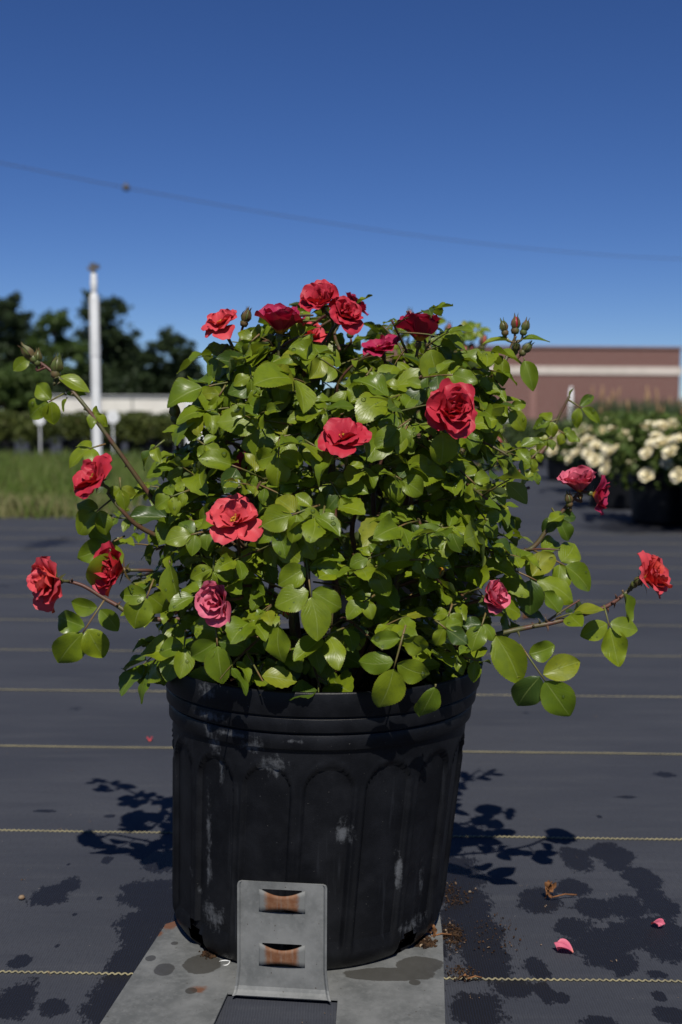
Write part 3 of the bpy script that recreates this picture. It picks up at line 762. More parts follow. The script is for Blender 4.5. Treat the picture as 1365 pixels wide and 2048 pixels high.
# ---- realise plants
plants = [empty('rose_bush', Vector((PC.x, PC.y, PZ + .19))), empty('rose_bush', Vector((C2.x, C2.y, .20)))]
tag(plants[0], 'red rose bush with wet leaves growing in the scuffed front pot', 'rose bush', 'rose bushes in black pots')
tag(plants[1], 'out of focus yellow-green rose bush with pink buds behind the front rose', 'rose bush', 'rose bushes in black pots')
def realise(bi, quota):
    root = plants[bi]; ro = Vector(root.location)
    mine = [(li, L) for li, L in enumerate(LEAVES) if L.bush == bi]
    sc = sorted(mine, key=lambda q: -(sum(vis[(q[0], f)] for f in range(len(q[1].lf))) + (100000 if q[1].keep else 0)))
    used = 0; chosen = set()
    for li, L in sc:
        tot = sum(vis[(li, f)] for f in range(len(L.lf)))
        if tot < 6 and not L.keep: break
        if used + len(L.lf) > quota: break
        used += len(L.lf); chosen.add(li)
    SV = []; SF = []; SUV = []; ST = []; off = 0; rb = MB()
    for li, L in mine:
        T = (L.stalk[-1] - L.stalk[0]).length; rr = [.0009, .0008, .0007, .0006]
        if li in chosen:
            b = MB(); b.tube([p - L.P0 for p in L.stalk], rr, 5)
            lo = b.build('leaf', M['rachis'], root, True, L.P0 - ro)
            for base, Fm, ln, lwid, var, tint in L.lf:
                o = bpy.data.objects.new('leaflet', VAR[var][0]); col.objects.link(o); o.parent = lo
                Mx = Fm @ Matrix.Diagonal((lwid, ln, ln)); o.matrix_basis = Matrix.Translation(base - L.P0) @ Mx.to_4x4()
        else:
            rb.tube([p - ro for p in L.stalk], rr, 3, False)
            for base, Fm, ln, lwid, var, tint in L.lf:
                v, f, uv = VAR[var][1]
                Mx = np.array(Fm) * np.array([lwid, ln, ln])[None, :]
                SV.append(v @ Mx.T + np.array(base - ro)); SF.append(f + off); SUV.append(uv); ST.append(np.full(len(v), tint)); off += len(v)
    V = np.concatenate(SV); F = np.concatenate(SF); UV = np.concatenate(SUV); TT = np.concatenate(ST)
    b = MB(); b.v = V.tolist(); b.f = F.tolist(); b.mi = [0] * len(F); nleafv = len(V); b.uv = UV.tolist() + [(.3, .3)] * len(rb.v)
    b.add(rb.v, rb.f, 1)
    me = b.mesh('foliage', [M['foliage'], M['rachis']], True)
    a = me.attributes.new('tint', 'FLOAT', 'POINT'); a.data.foreach_set('value', np.concatenate([TT, np.zeros(len(rb.v))]).astype(np.float32))
    tag(link('foliage', me, root), kind='stuff')
    print('bush', bi, 'leaves', len(mine), 'part leaflets', used)
realise(0, 300); realise(1, 170)
def cane(bi, pts, ra, rb_, thorns=0, name='cane', raw=False):
    root = plants[bi]; ro = Vector(root.location); P = pts if raw else smooth_path(pts, 7); n = len(P)
    b = MB(); b.tube([p - ro for p in P], [ra + (rb_ - ra) * i / (n - 1) * 1.0 for i in range(n)], 7)
    for k in range(thorns):
        i = rng.randrange(1, n - 1); t = (P[i + 1] - P[i - 1]).normalized(); d = t.orthogonal(); d.rotate(Matrix.Rotation(rng.uniform(0, 6.28), 3, t))
        r_ = ra + (rb_ - ra) * i / (n - 1); q = P[i] + d * r_ * .7 - ro; L = rng.uniform(.0025, .0042)
        b.tube([q - t * .0004, q + d * L * .5 - t * .0002, q + d * L - t * .0011], [.0013, .0006, .0001], 5)
    return b.build(name, M['stem'], root, True)
for P, a, c in tubes0: cane(0, P, a, c, 2 if a > .003 else 0, 'cane' if a > .003 else 'shoot', True)
for P, a, c in tubes1: cane(1, P, a, c, 0, 'cane' if a > .003 else 'shoot', True)
def pc(bi, lst, ra, rb_, th=0): return cane(bi, [at(x, y, Y) for x, y, Y in lst], ra, rb_, th)
pc(0, [(470,1200,Yc-.01),(330,1030,Yc-.02),(232,895,Yc-.03),(165,805,Yc-.03),(110,748,Yc-.02),(62,712,Yc-.02)], .0024, .0012, 9)
pc(0, [(800,1330,Yc-.03),(985,1272,Yc-.07),(1060,1254,Yc-.07),(1112,1244,Yc-.07),(1206,1216,Yc-.06),(1252,1186,Yc-.05),(1285,1155,Yc-.05)], .0024, .0014, 16)
pc(0, [(1085,1250,Yc-.07),(1122,1224,Yc-.07),(1160,1200,Yc-.07)], .0012, .0007)
pc(0, [(820,1180,Yc-.02),(1000,1112,Yc-.03),(1062,1098,Yc-.03),(1100,1052,Yc-.03),(1142,1004,Yc-.03),(1162,982,Yc-.03)], .0025, .0014, 14)
pc(0, [(1048,1100,Yc-.03),(1090,1098,Yc-.04),(1120,1100,Yc-.04)], .0010, .0007)
pc(0, [(900,950,Yc+.0),(960,832,Yc+.01),(992,768,Yc+.01),(1018,705,Yc+.02),(1032,672,Yc+.02)], .0026, .0012, 4)
pc(0, [(960,832,Yc+.01),(990,806,Yc+.01),(1012,796,Yc+.01)], .0012, .0007)
pc(0, [(900,1060,Yc+.05),(1050,935,Yc+.05),(1096,888,Yc+.06),(1112,846,Yc+.06),(1140,792,Yc+.06)], .0028, .0011, 4)
pc(0, [(420,1120,Yc-.02),(290,1060,Yc-.05),(245,1022,Yc-.06),(215,985,Yc-.06)], .0024, .0013, 4)
pc(0, [(480,1230,Yc-.03),(300,1238,Yc-.05),(226,1206,Yc-.05),(168,1172,Yc-.05),(132,1162,Yc-.05)], .0024, .0013, 6)
pc(0, [(860,1100,Yc+.1),(960,1010,Yc+.12),(1060,975,Yc+.12)], .0026, .0015)

# ---- roses
def petal_data(L, wd, a0, a1, cup, ruffle, seed, roll=.0):
    """petal in its flower frame: axis +Z, leaning to +Y; a0..a1 lean angles from the axis"""
    r = random.Random(seed); nu, nv = 8, 5; v = []; uv = []; f = []; y = z = 0.0; ph = r.uniform(0, 6.28); ph2 = r.uniform(0, 6.28); nt = r.uniform(.02, .09)
    for i in range(nu + 1):
        u = i / nu; an = a0 + (a1 - a0) * u + (roll * max(0, u - .65) / .35)
        if i: y += math.sin(an) * L / nu; z += math.cos(an) * L / nu
        w = wd * (.16 + .84 * math.sin(min(1, u / .72) * math.pi / 2) ** 1.1) * (1 - .28 * max(0, (u - .72) / .28) ** 2.2)
        for j in range(-nv, nv + 1):
            t = j / nv; k = t * t
            back = (u ** 2) * L * (.20 * k + nt * math.exp(-(t / .25) ** 2))      # rounded, notched rim
            wav = 1.5 * ruffle * u * u * L * (math.sin(3.3 * t + ph) + .6 * math.sin(7.1 * t + ph2 + 2 * u))
            lift = cup * k * w + wav
            yy = y - math.sin(an) * back - math.cos(an) * lift; zz = z - math.cos(an) * back + math.sin(an) * lift
            v.append((t * w * (1 - .12 * cup * k), yy, zz)); uv.append((.5 + t / 2, u))
    n = 2 * nv + 1
    for i in range(nu):
        for j in range(n - 1): f.append((i * n + j + 1, i * n + j, (i + 1) * n + j, (i + 1) * n + j + 1))
    return v, f, uv
PETAL_CACHE = {}
def petal_mesh(kind, layer, var, par, mat):
    key = (kind, layer, var, mat)
    if key not in PETAL_CACHE:
        d = petal_data(seed=hash((layer, var, 5)) % 9999 if False else layer * 31 + var * 7, **par)
        b = MB(); b.add(d[0], d[1]); b.uv = d[2]; PETAL_CACHE[key] = b.mesh('petal', M[mat], True)
    return PETAL_CACHE[key]
STYLES = {   # layers: (count, length, half width, a0, a1, cup, ruffle, roll)
    'open': [(5, 1.0, .50, 55, 96, .20, .035, .25), (5, .92, .46, 40, 80, .30, .045, .2), (4, .74, .38, 25, 62, .4, .06, .1), (3, .5, .27, 12, 40, .45, .07, 0)],
    'full': [(5, 1.0, .56, 48, 84, .30, .05, .35), (5, .95, .50, 34, 62, .38, .06, .3), (5, .86, .44, 20, 42, .45, .075, .25), (4, .74, .36, 8, 26, .5, .09, .1), (3, .6, .28, 0, 12, .5, .1, 0)],
    'cup': [(5, 1.0, .58, 34, 52, .42, .04, .45), (5, .98, .54, 24, 38, .45, .05, .35), (4, .9, .46, 14, 26, .5, .07, .2), (3, .75, .36, 4, 14, .5, .08, 0)],
    'small': [(5, 1.0, .54, 45, 75, .3, .05, .3), (4, .85, .46, 24, 46, .4, .07, .2), (2, .6, .36, 5, 20, .5, .08, 0)],
}
def rose(bi, p, axis, diam, style, mat, stem_to=None, seed=0, sq=1.0):
    root = plants[bi]; ro = Vector(root.location); r = random.Random(seed * 17 + 3)
    Lp = diam * {'open': .50, 'full': .52, 'cup': .62, 'small': .55}[style]
    ax = axis.normalized(); F = frame(ax.orthogonal(), ax)           # z column = axis
    # seat of the flower: green receptacle with five sepals and its stalk
    b = MB(); q = Lp * .16
    b.lathe([(.0012, -q * 1.7), (q * .55, -q * 1.5), (q * .75, -q * .9), (q * .6, -q * .25), (q * .5, 0), (0.0003, q * .1)], 10)
    for k in range(5):
        a = 2 * math.pi * k / 5 + .3; d = Vector((math.cos(a), math.sin(a), 0)); s_ = Vector((-d.y, d.x, 0)); l = Lp * .5; w = q * .38
        e = r.uniform(-.5, .3); z1 = -q * .25
        v = [d * q * .5 + s_ * w + Vector((0, 0, z1)), d * q * .5 - s_ * w + Vector((0, 0, z1)), d * (q * .5 + l * .55) - s_ * w * .7 + Vector((0, 0, z1 + l * .12 * e)), d * (q * .5 + l * .55) + s_ * w * .7 + Vector((0, 0, z1 + l * .12 * e)), d * (q * .5 + l) + Vector((0, 0, z1 + l * .5 * e))]
        b.add(v, [(0, 1, 2, 3), (3, 2, 4)])
    b.v = [tuple(F @ Vector(x)) for x in b.v]
    if stem_to is not None:
        e = stem_to - p; s0 = F @ Vector((0, 0, -q * 1.6)); s1 = s0 - ax * min(.02, e.length * .4)
        b.tube(smooth_path([s0, s1, e], 5), [.0014] * 11, 6, True, 1)
    fl = b.build('flower', [M['calyx'], M['stem']], root, True, p - ro)
    off = r.uniform(0, 6.28)
    for li, (cnt_, ln, wd, a0, a1, cup, ruf, roll) in enumerate(STYLES[style]):
        for k in range(cnt_):
            var = r.randrange(4)
            me = petal_mesh(style, li, var, dict(L=1.0, wd=wd / ln * 1.0, a0=R(a0), a1=R(a1), cup=cup, ruffle=ruf, roll=roll), mat)
            o = bpy.data.objects.new('petal', me); col.objects.link(o); o.parent = fl
            s = Lp * ln * r.uniform(.88, 1.12)
            an = off + 2 * math.pi * k / cnt_ + li * .65 + r.uniform(-.22, .22)
            Mx = F.to_4x4() @ Matrix.Rotation(an, 4, 'Z') @ Matrix.Translation((0, Lp * .03, 0)) @ Matrix.Rotation(r.uniform(-.30, .26), 4, 'X') @ Matrix.Rotation(r.uniform(-.2, .2), 4, 'Y') @ Matrix.Diagonal((s, s, s, 1))
            o.matrix_basis = Mx
    if style in ('open', 'small'):
        b = MB()
        for k in range(26):
            a = r.uniform(0, 6.28); t = r.uniform(.1, .55); d = Vector((math.cos(a) * math.sin(t), math.sin(a) * math.sin(t), math.cos(t))); l = Lp * r.uniform(.2, .32)
            b.tube([d * l * .1, d * l, d * (l + .0012)], [.0002, .0002, .0007], 4)
        b.v = [tuple(F @ Vector(x)) for x in b.v]; b.build('stamens', M['stamen'], fl, True)
    return fl
def rs(x, y, Y, axis, dpx, style, mat, st=None, seed=0, bi=0):
    p = at(x, y, Y); d = dpx / FPX * (p - CP).dot(fw)
    return rose(bi, p, Vector(axis), d, style, mat, at(*st) if st else None, seed)
rs(446, 655, Yc-.06, (-.35,-.55,.75), 92, 'open', 'coral', (478,720,Yc-.05), 1)
rs(560, 668, Yc-.06, (.05,-.15,1), 98, 'cup', 'crimson', (572,745,Yc-.05), 2)
rs(645, 612, Yc-.05, (-.35,-.7,.7), 98, 'full', 'red', (602,740,Yc-.03), 3)
rs(686, 634, Yc-.06, (.4,-.75,.5), 84, 'full', 'red', (650,700,Yc-.03), 4)
rs(702, 620, Yc+.03, (.6,-.1,.8), 66, 'small', 'crimson', (680,700,Yc), 5)
rs(622, 680, Yc+.03, (.1,-.4,.8), 70, 'small', 'coral', (620,740,Yc), 6)
rs(838, 682, Yc-.03, (.1,-.15,1), 96, 'cup', 'crimson', (845,760,Yc-.03), 7)
rs(765, 706, Yc-.01, (-.3,-.3,.8), 96, 'open', 'crimson', (800,760,Yc-.0), 8)
rs(900, 825, Yc-.13, (.25,-.9,.35), 118, 'full', 'red', (880,880,Yc-.05), 9)
rs(690, 884, Yc-.15, (-.05,-.62,.75), 116, 'open', 'red', (680,950,Yc-.07), 10)
rs(442, 838, Yc+.0, (-.2,-.5,.8), 56, 'small', 'red', (450,880,Yc), 11)
rs(196, 962, Yc-.07, (-.6,-.55,.55), 116, 'open', 'red', (216,988,Yc-.06), 12)
rs(470, 1046, Yc-.15, (-.05,-.70,.68), 116, 'open', 'coral', (480,1110,Yc-.09), 13)
rs(112, 1162, Yc-.06, (-.72,-.62,.1), 118, 'full', 'coral', (135,1163,Yc-.05), 14)
rs(246, 1140, Yc-.11, (-.75,-.6,.1), 96, 'cup', 'red', (290,1150,Yc-.05), 15)
rs(446, 1200, Yc-.14, (-.45,-.75,.02), 92, 'cup', 'pink', (470,1160,Yc-.08), 16)
rs(972, 1198, Yc-.09, (.55,-.5,.25), 78, 'cup', 'pink', (930,1210,Yc-.05), 17)
rs(1160, 984, Yc-.03, (-.15,-.2,.9), 84, 'cup', 'pink', (1150,998,Yc-.03), 18)
rs(1186, 988, Yc-.03, (.8,-.25,-.2), 84, 'small', 'crimson', (1160,990,Yc-.03), 19)
rs(1288, 1160, Yc-.05, (.75,-.35,.42), 108, 'full', 'coral', (1262,1180,Yc-.05), 20)
rs(498, 928, Yc-.06, (-.1,-.6,.5), 50, 'small', 'crimson', None, 21)
rs(775, 822, Yc-.07, (.5,-.4,.4), 56, 'small', 'crimson', None, 22)
def bud(bi, x, y, Y, axis, hpx, mat, st=None):
    p = at(x, y, Y); s = hpx / FPX * (p - CP).dot(fw); root = plants[bi]; ro = Vector(root.location); F = frame(Vector(axis).orthogonal(), Vector(axis).normalized())
    b = MB(); b.lathe([(.0008, -s * .55), (s * .2, -s * .5), (s * .26, -s * .3), (s * .18, -s * .14)], 10)
    b.lathe([(s * .18, -s * .15), (s * .27, .03 * s), (s * .23, .25 * s), (s * .10, .44 * s), (.0002, .5 * s)], 10, mi=1)
    for k in range(5):
        a = 2 * math.pi * k / 5; d = Vector((math.cos(a), math.sin(a), 0)); e = Vector((-d.y, d.x, 0)); w = s * .13
        P = [(.20, -.16), (.30, .05), (.26, .28), (.14, .5), (.2, .72)]
        ws = [1, 1.1, .8, .4, .05]; v = []
        for (rr, zz), q in zip(P, ws): v += [d * s * rr + e * w * q + Vector((0, 0, s * zz)), d * s * rr - e * w * q + Vector((0, 0, s * zz))]
        b.add(v, [(2 * i, 2 * i + 1, 2 * i + 3, 2 * i + 2) for i in range(4)])
    b.v = [tuple(F @ Vector(q)) for q in b.v]
    if st is not None:
        e = at(*st) - p; s0 = F @ Vector((0, 0, -s * .5)); b.tube(smooth_path([s0, s0 * 1.7, e], 4), .0011, 6, True, 2)
    return b.build('flower_bud', [M['calyx'], M['bud_' + mat], M['stem']], root, True, p - ro)
bud(0, 1008, 656, Yc+.02, (-.3, -.1, 1), 30, 'calyx', (1030, 685, Yc+.02)); bud(0, 1031, 650, Yc+.02, (0, -.1, 1), 34, 'crimson', (1032, 688, Yc+.02)); bud(0, 1050, 655, Yc+.02, (.25, -.1, 1), 30, 'calyx', (1034, 685, Yc+.02))
bud(0, 1052, 698, Yc+.02, (.5, -.1, .6), 30, 'calyx', (1036, 715, Yc+.02)); bud(0, 1032, 697, Yc+.01, (.1, -.6, .6), 28, 'calyx', (1024, 715, Yc+.02))
bud(0, 60, 708, Yc-.02, (-.6, -.1, .7), 40, 'calyx', (85, 728, Yc-.02)); bud(0, 76, 716, Yc-.02, (.1, -.1, 1), 30, 'calyx', (92, 735, Yc-.02)); bud(0, 114, 735, Yc-.02, (.2, -.1, 1), 42, 'calyx', (110, 765, Yc-.02))
bud(0, 350, 826, Yc-.05, (0, -.1, 1), 36, 'calyx', (356, 900, Yc-.04)); bud(0, 572, 1226, Yc-.15, (-.1, -.75, .4), 28, 'crimson', (572, 1190, Yc-.10))
bud(0, 492, 636, Yc-.05, (.3, -.2, .9), 34, 'calyx', (480, 700, Yc-.05)); bud(0, 880, 1144, Yc-.12, (.2, -.6, .5), 30, 'stamen', (895, 1180, Yc-.08)); bud(0, 1275, 1164, Yc-.06, (.4, -.5, .5), 30, 'calyx', (1262, 1180, Yc-.05))
bud(0, 1138, 1000, Yc-.035, (-.2, -.2, .9), 28, 'calyx', (1142, 1010, Yc-.03)); bud(0, 700, 660, Yc-.02, (-.1, 0, 1), 30, 'calyx', (690, 700, Yc))
for x, y, Y, h, mt in [(820, 636, 1.92, 30, 'pink'), (896, 660, 1.9, 26, 'pink'), (966, 685, 1.9, 30, 'coral'), (928, 712, 1.85, 40, 'pink'), (990, 852, 1.85, 44, 'crimson'), (1002, 892, 1.85, 44, 'crimson'), (975, 868, 1.85, 34, 'crimson'), (940, 700, 1.95, 30, 'pink')]:
    bud(1, x, y, Y, (rng.uniform(-.4, .4), -.2, 1), h, mt, (x - 6 if x < 960 else x - 14, y + 50, Y + .02))
# a thin spray of this rear bush that reaches right of the front one
for lst in ([(800, 900, 1.95), (900, 760, 1.92), (960, 690, 1.9)], [(780, 900, 1.95), (860, 760, 1.92), (898, 668, 1.9)], [(820, 980, 1.95), (940, 920, 1.9), (1000, 895, 1.85)], [(790, 900, 1.93), (810, 760, 1.92), (820, 645, 1.92)]):
    pc(1, lst, .0026, .0011)

# ---- water drops on leaves
b = MB(); cand = [(li, f) for (li, f), c in vis.items() if LEAVES[li].bush == 0 and c > 14]; rng.shuffle(cand)
ro = Vector(plants[0].location)
def drop_on(L, f, k):
    base, Fm, ln, lwid, var, tint = L.lf[f]
    hi = VAR[var][0]; n = 7
    for _ in range(k):
        iu = rng.randrange(10, 39); jv = rng.randrange(1, 6)
        co = hi.vertices[iu * n + jv].co; p = base + Fm @ Vector((co.x * lwid, co.y * ln, co.z * ln)); nn = hi.vertices[iu * n + jv].normal
        nw = (Fm @ Vector(nn)).normalized()
        if nw.dot(to_sun) < 0: nw = -nw
        s = .0006 + .0016 * rng.random() ** 2.2; G = frame(nw.orthogonal(), nw)
        b.lathe([(s, -.25 * s), (s * .97, .12 * s), (s * .78, .46 * s), (s * .45, .68 * s), (.00001, .76 * s)], 8, p - ro, G)
for li, f in cand[:230]: drop_on(LEAVES[li], f, rng.choice([1, 1, 2, 3, 5]))
tag(b.build('water_drops', M['drop'], plants[0], True), kind='stuff')

# ---- second pot
pot2 = empty('nursery_pot', (C2.x, C2.y, .0055)); tag(pot2, 'black nursery pot hidden behind the front pot, holding the rear rose', 'plant pot')
link('pot_body', pot_mesh(96, False, POT_R, BASE_R, POT_H, 0, M['pot_plain'], False), pot2); link('soil', soil_mesh(.128, .1105, .195, 0), pot2)
plants[1].location = plants[1].location

# ================================================================== LITTER ON THE CLOTH
def litter_petal(x, y, s, label, mat, seed):
    d = petal_data(1, .5, R(60), R(110), .5, .12, seed, .6); b = MB(); p = gp(x, y); k = Matrix.Rotation(seed * 1.3, 3, 'Z') @ Matrix.Rotation(.3, 3, 'X')
    v = [k @ Vector(q) * s for q in d[0]]; zmin = min(q.z for q in v)
    b.add([q - Vector((0, 0, zmin)) for q in v], d[1]); b.uv = d[2]; o = b.build('fallen_petal', M[mat], None, True, (p.x, p.y, .0052)); tag(o, label, 'petal', 'fallen petals on the cloth')
litter_petal(1146, 1918, .016, 'crumpled pink and white petal fallen on a wet blotch', 'pink', 1)
litter_petal(1304, 1860, .013, 'small pink petal lying at the right edge of the wet cloth', 'pink', 3)
litter_petal(300, 1490, .008, 'tiny faded orange petal scrap left of the pot behind the third seam', 'coral', 5)
dl = noisy('dry_leaf', (.22, .10, .04), (.13, .06, .025), 120, .8, .2)
def dry_leaf(x, y, s, label, seed, n=3):
    r = random.Random(seed); b = MB(); p = gp(x, y)
    for k in range(n):
        d = leaflet_data(8, 2, .34, .35, 1.6, .3, seed + k); F = Matrix.Rotation(r.uniform(0, 6.28), 3, 'Z') @ Matrix.Rotation(r.uniform(-.9, .9), 3, 'X') @ Matrix.Rotation(r.uniform(-.9, .9), 3, 'Y')
        v = [F @ Vector(q) * s * r.uniform(.7, 1) for q in d[0]]; zm = min(q.z for q in v); b.add([q - Vector((0, 0, zm)) for q in v], d[1])
    b.tube([(0, 0, .003), (s * .8, s * .3, .004), (s * 1.5, s * .5, .002)], .0007, 5)
    tag(b.build('dry_leaf', dl, None, True, (p.x, p.y, .0055)), label, 'dry leaf')
dry_leaf(1105, 1812, .016, 'curled brown dry leaf with stalk on a wet blotch right of the pot', 4)
dry_leaf(1058, 1241, .030, 'blurred brown dry leaf lying behind the pot under the right cane', 9, 4)
dry_leaf(862, 1892, .012, 'small dark dry leaf beside the drain hole at the pot base', 14, 2)
dry_leaf(935, 1978, .008, 'tiny dark leaf scrap on the front seam right of the stand', 21, 1)
b = MB(); b.tube(smooth_path([(0, 0, 0), (.006, .004, .001), (.012, .002, .0015), (.010, -.004, .001), (.002, -.003, 0), (-.004, -.006, 0)], 5), .0005, 5)
p = gp(430, 1945); tag(b.build('wire_clip', M['white_pvc'], None, True, (p.x, p.y, .0072)), 'thin pale wire clip lying on the steel plate left of the tongue', 'clip')
b = MB(); b.lathe([(.0002, 0), (.0026, .0006), (.0032, .002), (.002, .0036), (.0002, .004)], 9); p = gp(44, 1809)
tag(b.build('pebble', M['chip_light'], None, True, (p.x, p.y, .005)), 'small pale round pebble at the left beside a wet blotch', 'pebble')

# ================================================================== BACKGROUND
def leaf_cloud(pts_fn, n, size, seed, quad=True):
    r = random.Random(seed); V = []; F = []
    for i in range(n):
        p, s = pts_fn(r); a = Vector((r.gauss(0, 1), r.gauss(0, 1), r.gauss(0, 1))).normalized(); bb = a.orthogonal().normalized(); c = a.cross(bb); s *= size * r.uniform(.6, 1.4); th = r.uniform(0, 6.28)
        d1 = bb * math.cos(th) + c * math.sin(th); d2 = a.cross(d1); o = len(V)
        V += [p - d1 * s, p + d2 * s * .55, p + d1 * s, p - d2 * s * .55]; F.append((o, o + 1, o + 2, o + 3))
    return V, F
def green(name, c1, c2, scale, trans=.15):
    m = Mat(name, c1, .6, .25); n = m.noise(m.pos(), scale, 2); m.base(m.mix(m.ramp(n, .35, .65), c1, c2)); m.translucent(tuple(min(1, x * 1.8) for x in c2), trans); return m.m
M['pine'] = green('pine_needles', (.018, .032, .012), (.032, .052, .018), .5)
M['broad'] = green('broad_leaves', (.04, .07, .016), (.06, .095, .02), .5)
M['bark'] = noisy('bark', (.07, .05, .035), (.11, .085, .06), 3, .9, .1)
def tree(px, ptop, wpx, Y, kind, label, seed, lobes):
    r = random.Random(seed); base = at(px, 838, Y); base.z = 0; ztop = at(px, ptop, Y).z; half = wpx / 2 / FPX * Y
    root = empty('pine_tree' if kind == 'pine' else 'broadleaf_tree', base); tag(root, label, 'tree', 'trees on the skyline at left')
    b = MB(); P = smooth_path([(0, 0, 0), (r.uniform(-.3, .3), 0, ztop * .4), (r.uniform(-.5, .5), 0, ztop * .93)], 6); b.tube(P, [.38 * (1 - .8 * i / (len(P) - 1)) for i in range(len(P))], 8)
    cl = []
    for (lx, lz, lr) in lobes:     # lobe centres: across (-1..1), height (0..1), radius (of half width)
        c = Vector((lx * half, r.uniform(-.5, .5) * half, lz * ztop)); cl.append((c, lr * half))
        q = P[min(len(P) - 1, int(lz * .85 * len(P)))]; b.tube(smooth_path([q, q.lerp(c, .5) + Vector((0, 0, .4)), c], 4), [.14, .12, .10, .09, .07, .06, .05, .04, .03], 5)
    b.build('trunk', M['bark'], root, True)
    sub = []
    for c, rad in cl:
        for _ in range(16):
            d = Vector((r.gauss(0, 1), r.gauss(0, 1), r.gauss(0, .75))).normalized() * rad * r.uniform(.45, 1.0); sub.append((c + d, rad * r.uniform(.18, .36)))
    def fn(rr):
        c, s = rr.choice(sub); d = Vector((rr.gauss(0, 1), rr.gauss(0, 1), rr.gauss(0, .7))) * s * .6; return c + d, 1.0
    V, F = leaf_cloud(fn, 7000, .30 if kind == 'pine' else .36, seed); b = MB(); b.add(V, F); b.build('crown', M['pine' if kind == 'pine' else 'broad'], root)
YT = 150
tree(30, 592, 150, YT, 'pine', 'tall dark pine at the left edge of the photo', 1, [(-.5,.93,.42),(.1,.86,.5),(-.3,.7,.6),(.4,.62,.55),(-.2,.5,.6),(.2,.36,.6),(-.6,.4,.5)])
tree(-50, 620, 170, YT+8, 'pine', 'dark pine cut off by the left edge of the photo', 2, [(.3,.9,.5),(-.3,.8,.5),(.5,.65,.5),(0,.55,.6),(.5,.4,.6)])
tree(112, 632, 130, YT-12, 'broad', 'lighter green broadleaf tree between the two tall pines', 3, [(0,.88,.5),(-.45,.7,.5),(.4,.66,.55),(0,.5,.7),(-.4,.36,.6),(.45,.36,.6),(0,.22,.7)])
tree(214, 598, 150, YT, 'pine', 'tall dark round topped pine behind the white pole', 4, [(-.25,.92,.5),(.3,.90,.48),(0,.76,.62),(.42,.66,.5),(-.35,.6,.55),(.5,.45,.6),(0,.46,.7),(-.4,.3,.6),(.4,.28,.7)])
tree(268, 700, 130, YT+5, 'pine', 'dark tree filling the gap right of the tallest pine', 5, [(-.4,.88,.5),(.1,.7,.6),(.5,.5,.5),(-.4,.5,.6),(.2,.3,.6)])
tree(345, 668, 130, YT-6, 'pine', 'rounded pine with open right side next to the rose', 6, [(0,.90,.46),(-.42,.72,.5),(.36,.74,.48),(0,.58,.6),(.7,.48,.34),(-.5,.42,.5),(.15,.36,.5),(.85,.28,.28)])
tree(395, 752, 60, YT+10, 'pine', 'small sparse pine above the white shed roof end', 7, [(0,.88,.5),(-.4,.62,.5),(.4,.5,.5),(0,.36,.6)])
tree(14, 745, 150, YT-20, 'broad', 'low leafy undergrowth tree under the pines at the left edge', 8, [(-.5,.8,.5),(.1,.85,.5),(.6,.7,.5),(-.6,.4,.5),(0,.4,.6),(.5,.35,.6)])
tree(70, 765, 120, YT-16, 'pine', 'dark undergrowth tree left of the white shed end', 9, [(-.5,.8,.5),(.1,.85,.5),(.6,.7,.5),(-.6,.4,.5),(0,.4,.6),(.5,.35,.6)])
tree(168, 745, 130, YT-4, 'pine', 'dark undergrowth tree behind the shed left of the white pole', 10, [(-.5,.8,.5),(.1,.85,.5),(.6,.7,.5),(-.6,.5,.5),(0,.5,.6),(.5,.5,.6)])
tree(298, 748, 130, YT-3, 'pine', 'dark undergrowth tree behind the shed right of the white pole', 12, [(-.5,.8,.5),(.1,.85,.5),(.6,.7,.5),(-.6,.5,.5),(0,.5,.6),(.5,.5,.6)])
# long white shed
wsh = noisy('white_sheeting', (.66, .64, .58), (.58, .56, .51), .4, .6, .3)
Yw = 120; z1 = at(250, 790, Yw).z; xa, xb = at(80, 800, Yw).x, at(520, 800, Yw).x
sh = empty('white_shed', ((xa + xb) / 2, Yw, 0)); tag(sh, 'long low white shed below the pines at left', 'building')
b = MB(); b.box((0, 5, z1 / 2 - .06), (xb - xa, 10, z1 - .12)); b.build('wall', wsh, sh)
b = MB(); Lh = (xb - xa) / 2 + .3; b.add([(-Lh, -.25, z1 - .12), (Lh, -.25, z1 - .12), (Lh, 5, z1 + .02), (-Lh, 5, z1 + .02), (Lh, 10.25, z1 - .12), (-Lh, 10.25, z1 - .12)], [(0, 1, 2, 3), (3, 2, 4, 5), (1, 0, 5, 4)]); b.build('roof', M['white_pvc'], sh)
dk = noisy('grey_frame', (.18, .18, .17), (.22, .22, .2), 2, .7, .3)
for px in (130, 265, 290, 400):
    b = MB(); b.box((at(px, 800, Yw).x - (xa + xb) / 2, -.04, z1 / 2 - .08), (.16, .08, z1 - .2)); b.build('post', dk if px in (265,) else wsh, sh)
# red brick building
brm = Mat('red_brick', (.2, .085, .07), .85, .2); bt = brm.n('TexBrick'); brm.put(bt.inputs['Vector'], brm.n('Mapping').outputs[0]); mp = [n for n in brm.N if n.type == 'MAPPING'][0]
brm.put(mp.inputs[0], brm.obj()); mp.inputs['Rotation'].default_value = (R(90), 0, 0); bt.inputs['Scale'].default_value = 2.2
bt.inputs['Color1'].default_value = (.150, .072, .062, 1); bt.inputs['Color2'].default_value = (.170, .086, .074, 1); bt.inputs['Mortar'].default_value = (.20, .135, .12, 1); bt.inputs['Mortar Size'].default_value = .03; brm.base(bt.outputs[0])
cream = noisy('cream_band', (.56, .50, .45), (.50, .45, .40), 1, .7, .2)
Yb = 90; zt = at(1170, 696, Yb).z; xa, xb = at(770, 800, Yb).x, at(1359, 800, Yb).x
br = empty('brick_building', ((xa + xb) / 2, Yb, 0)); tag(br, 'wide red brown brick building with a pale band at right', 'building')
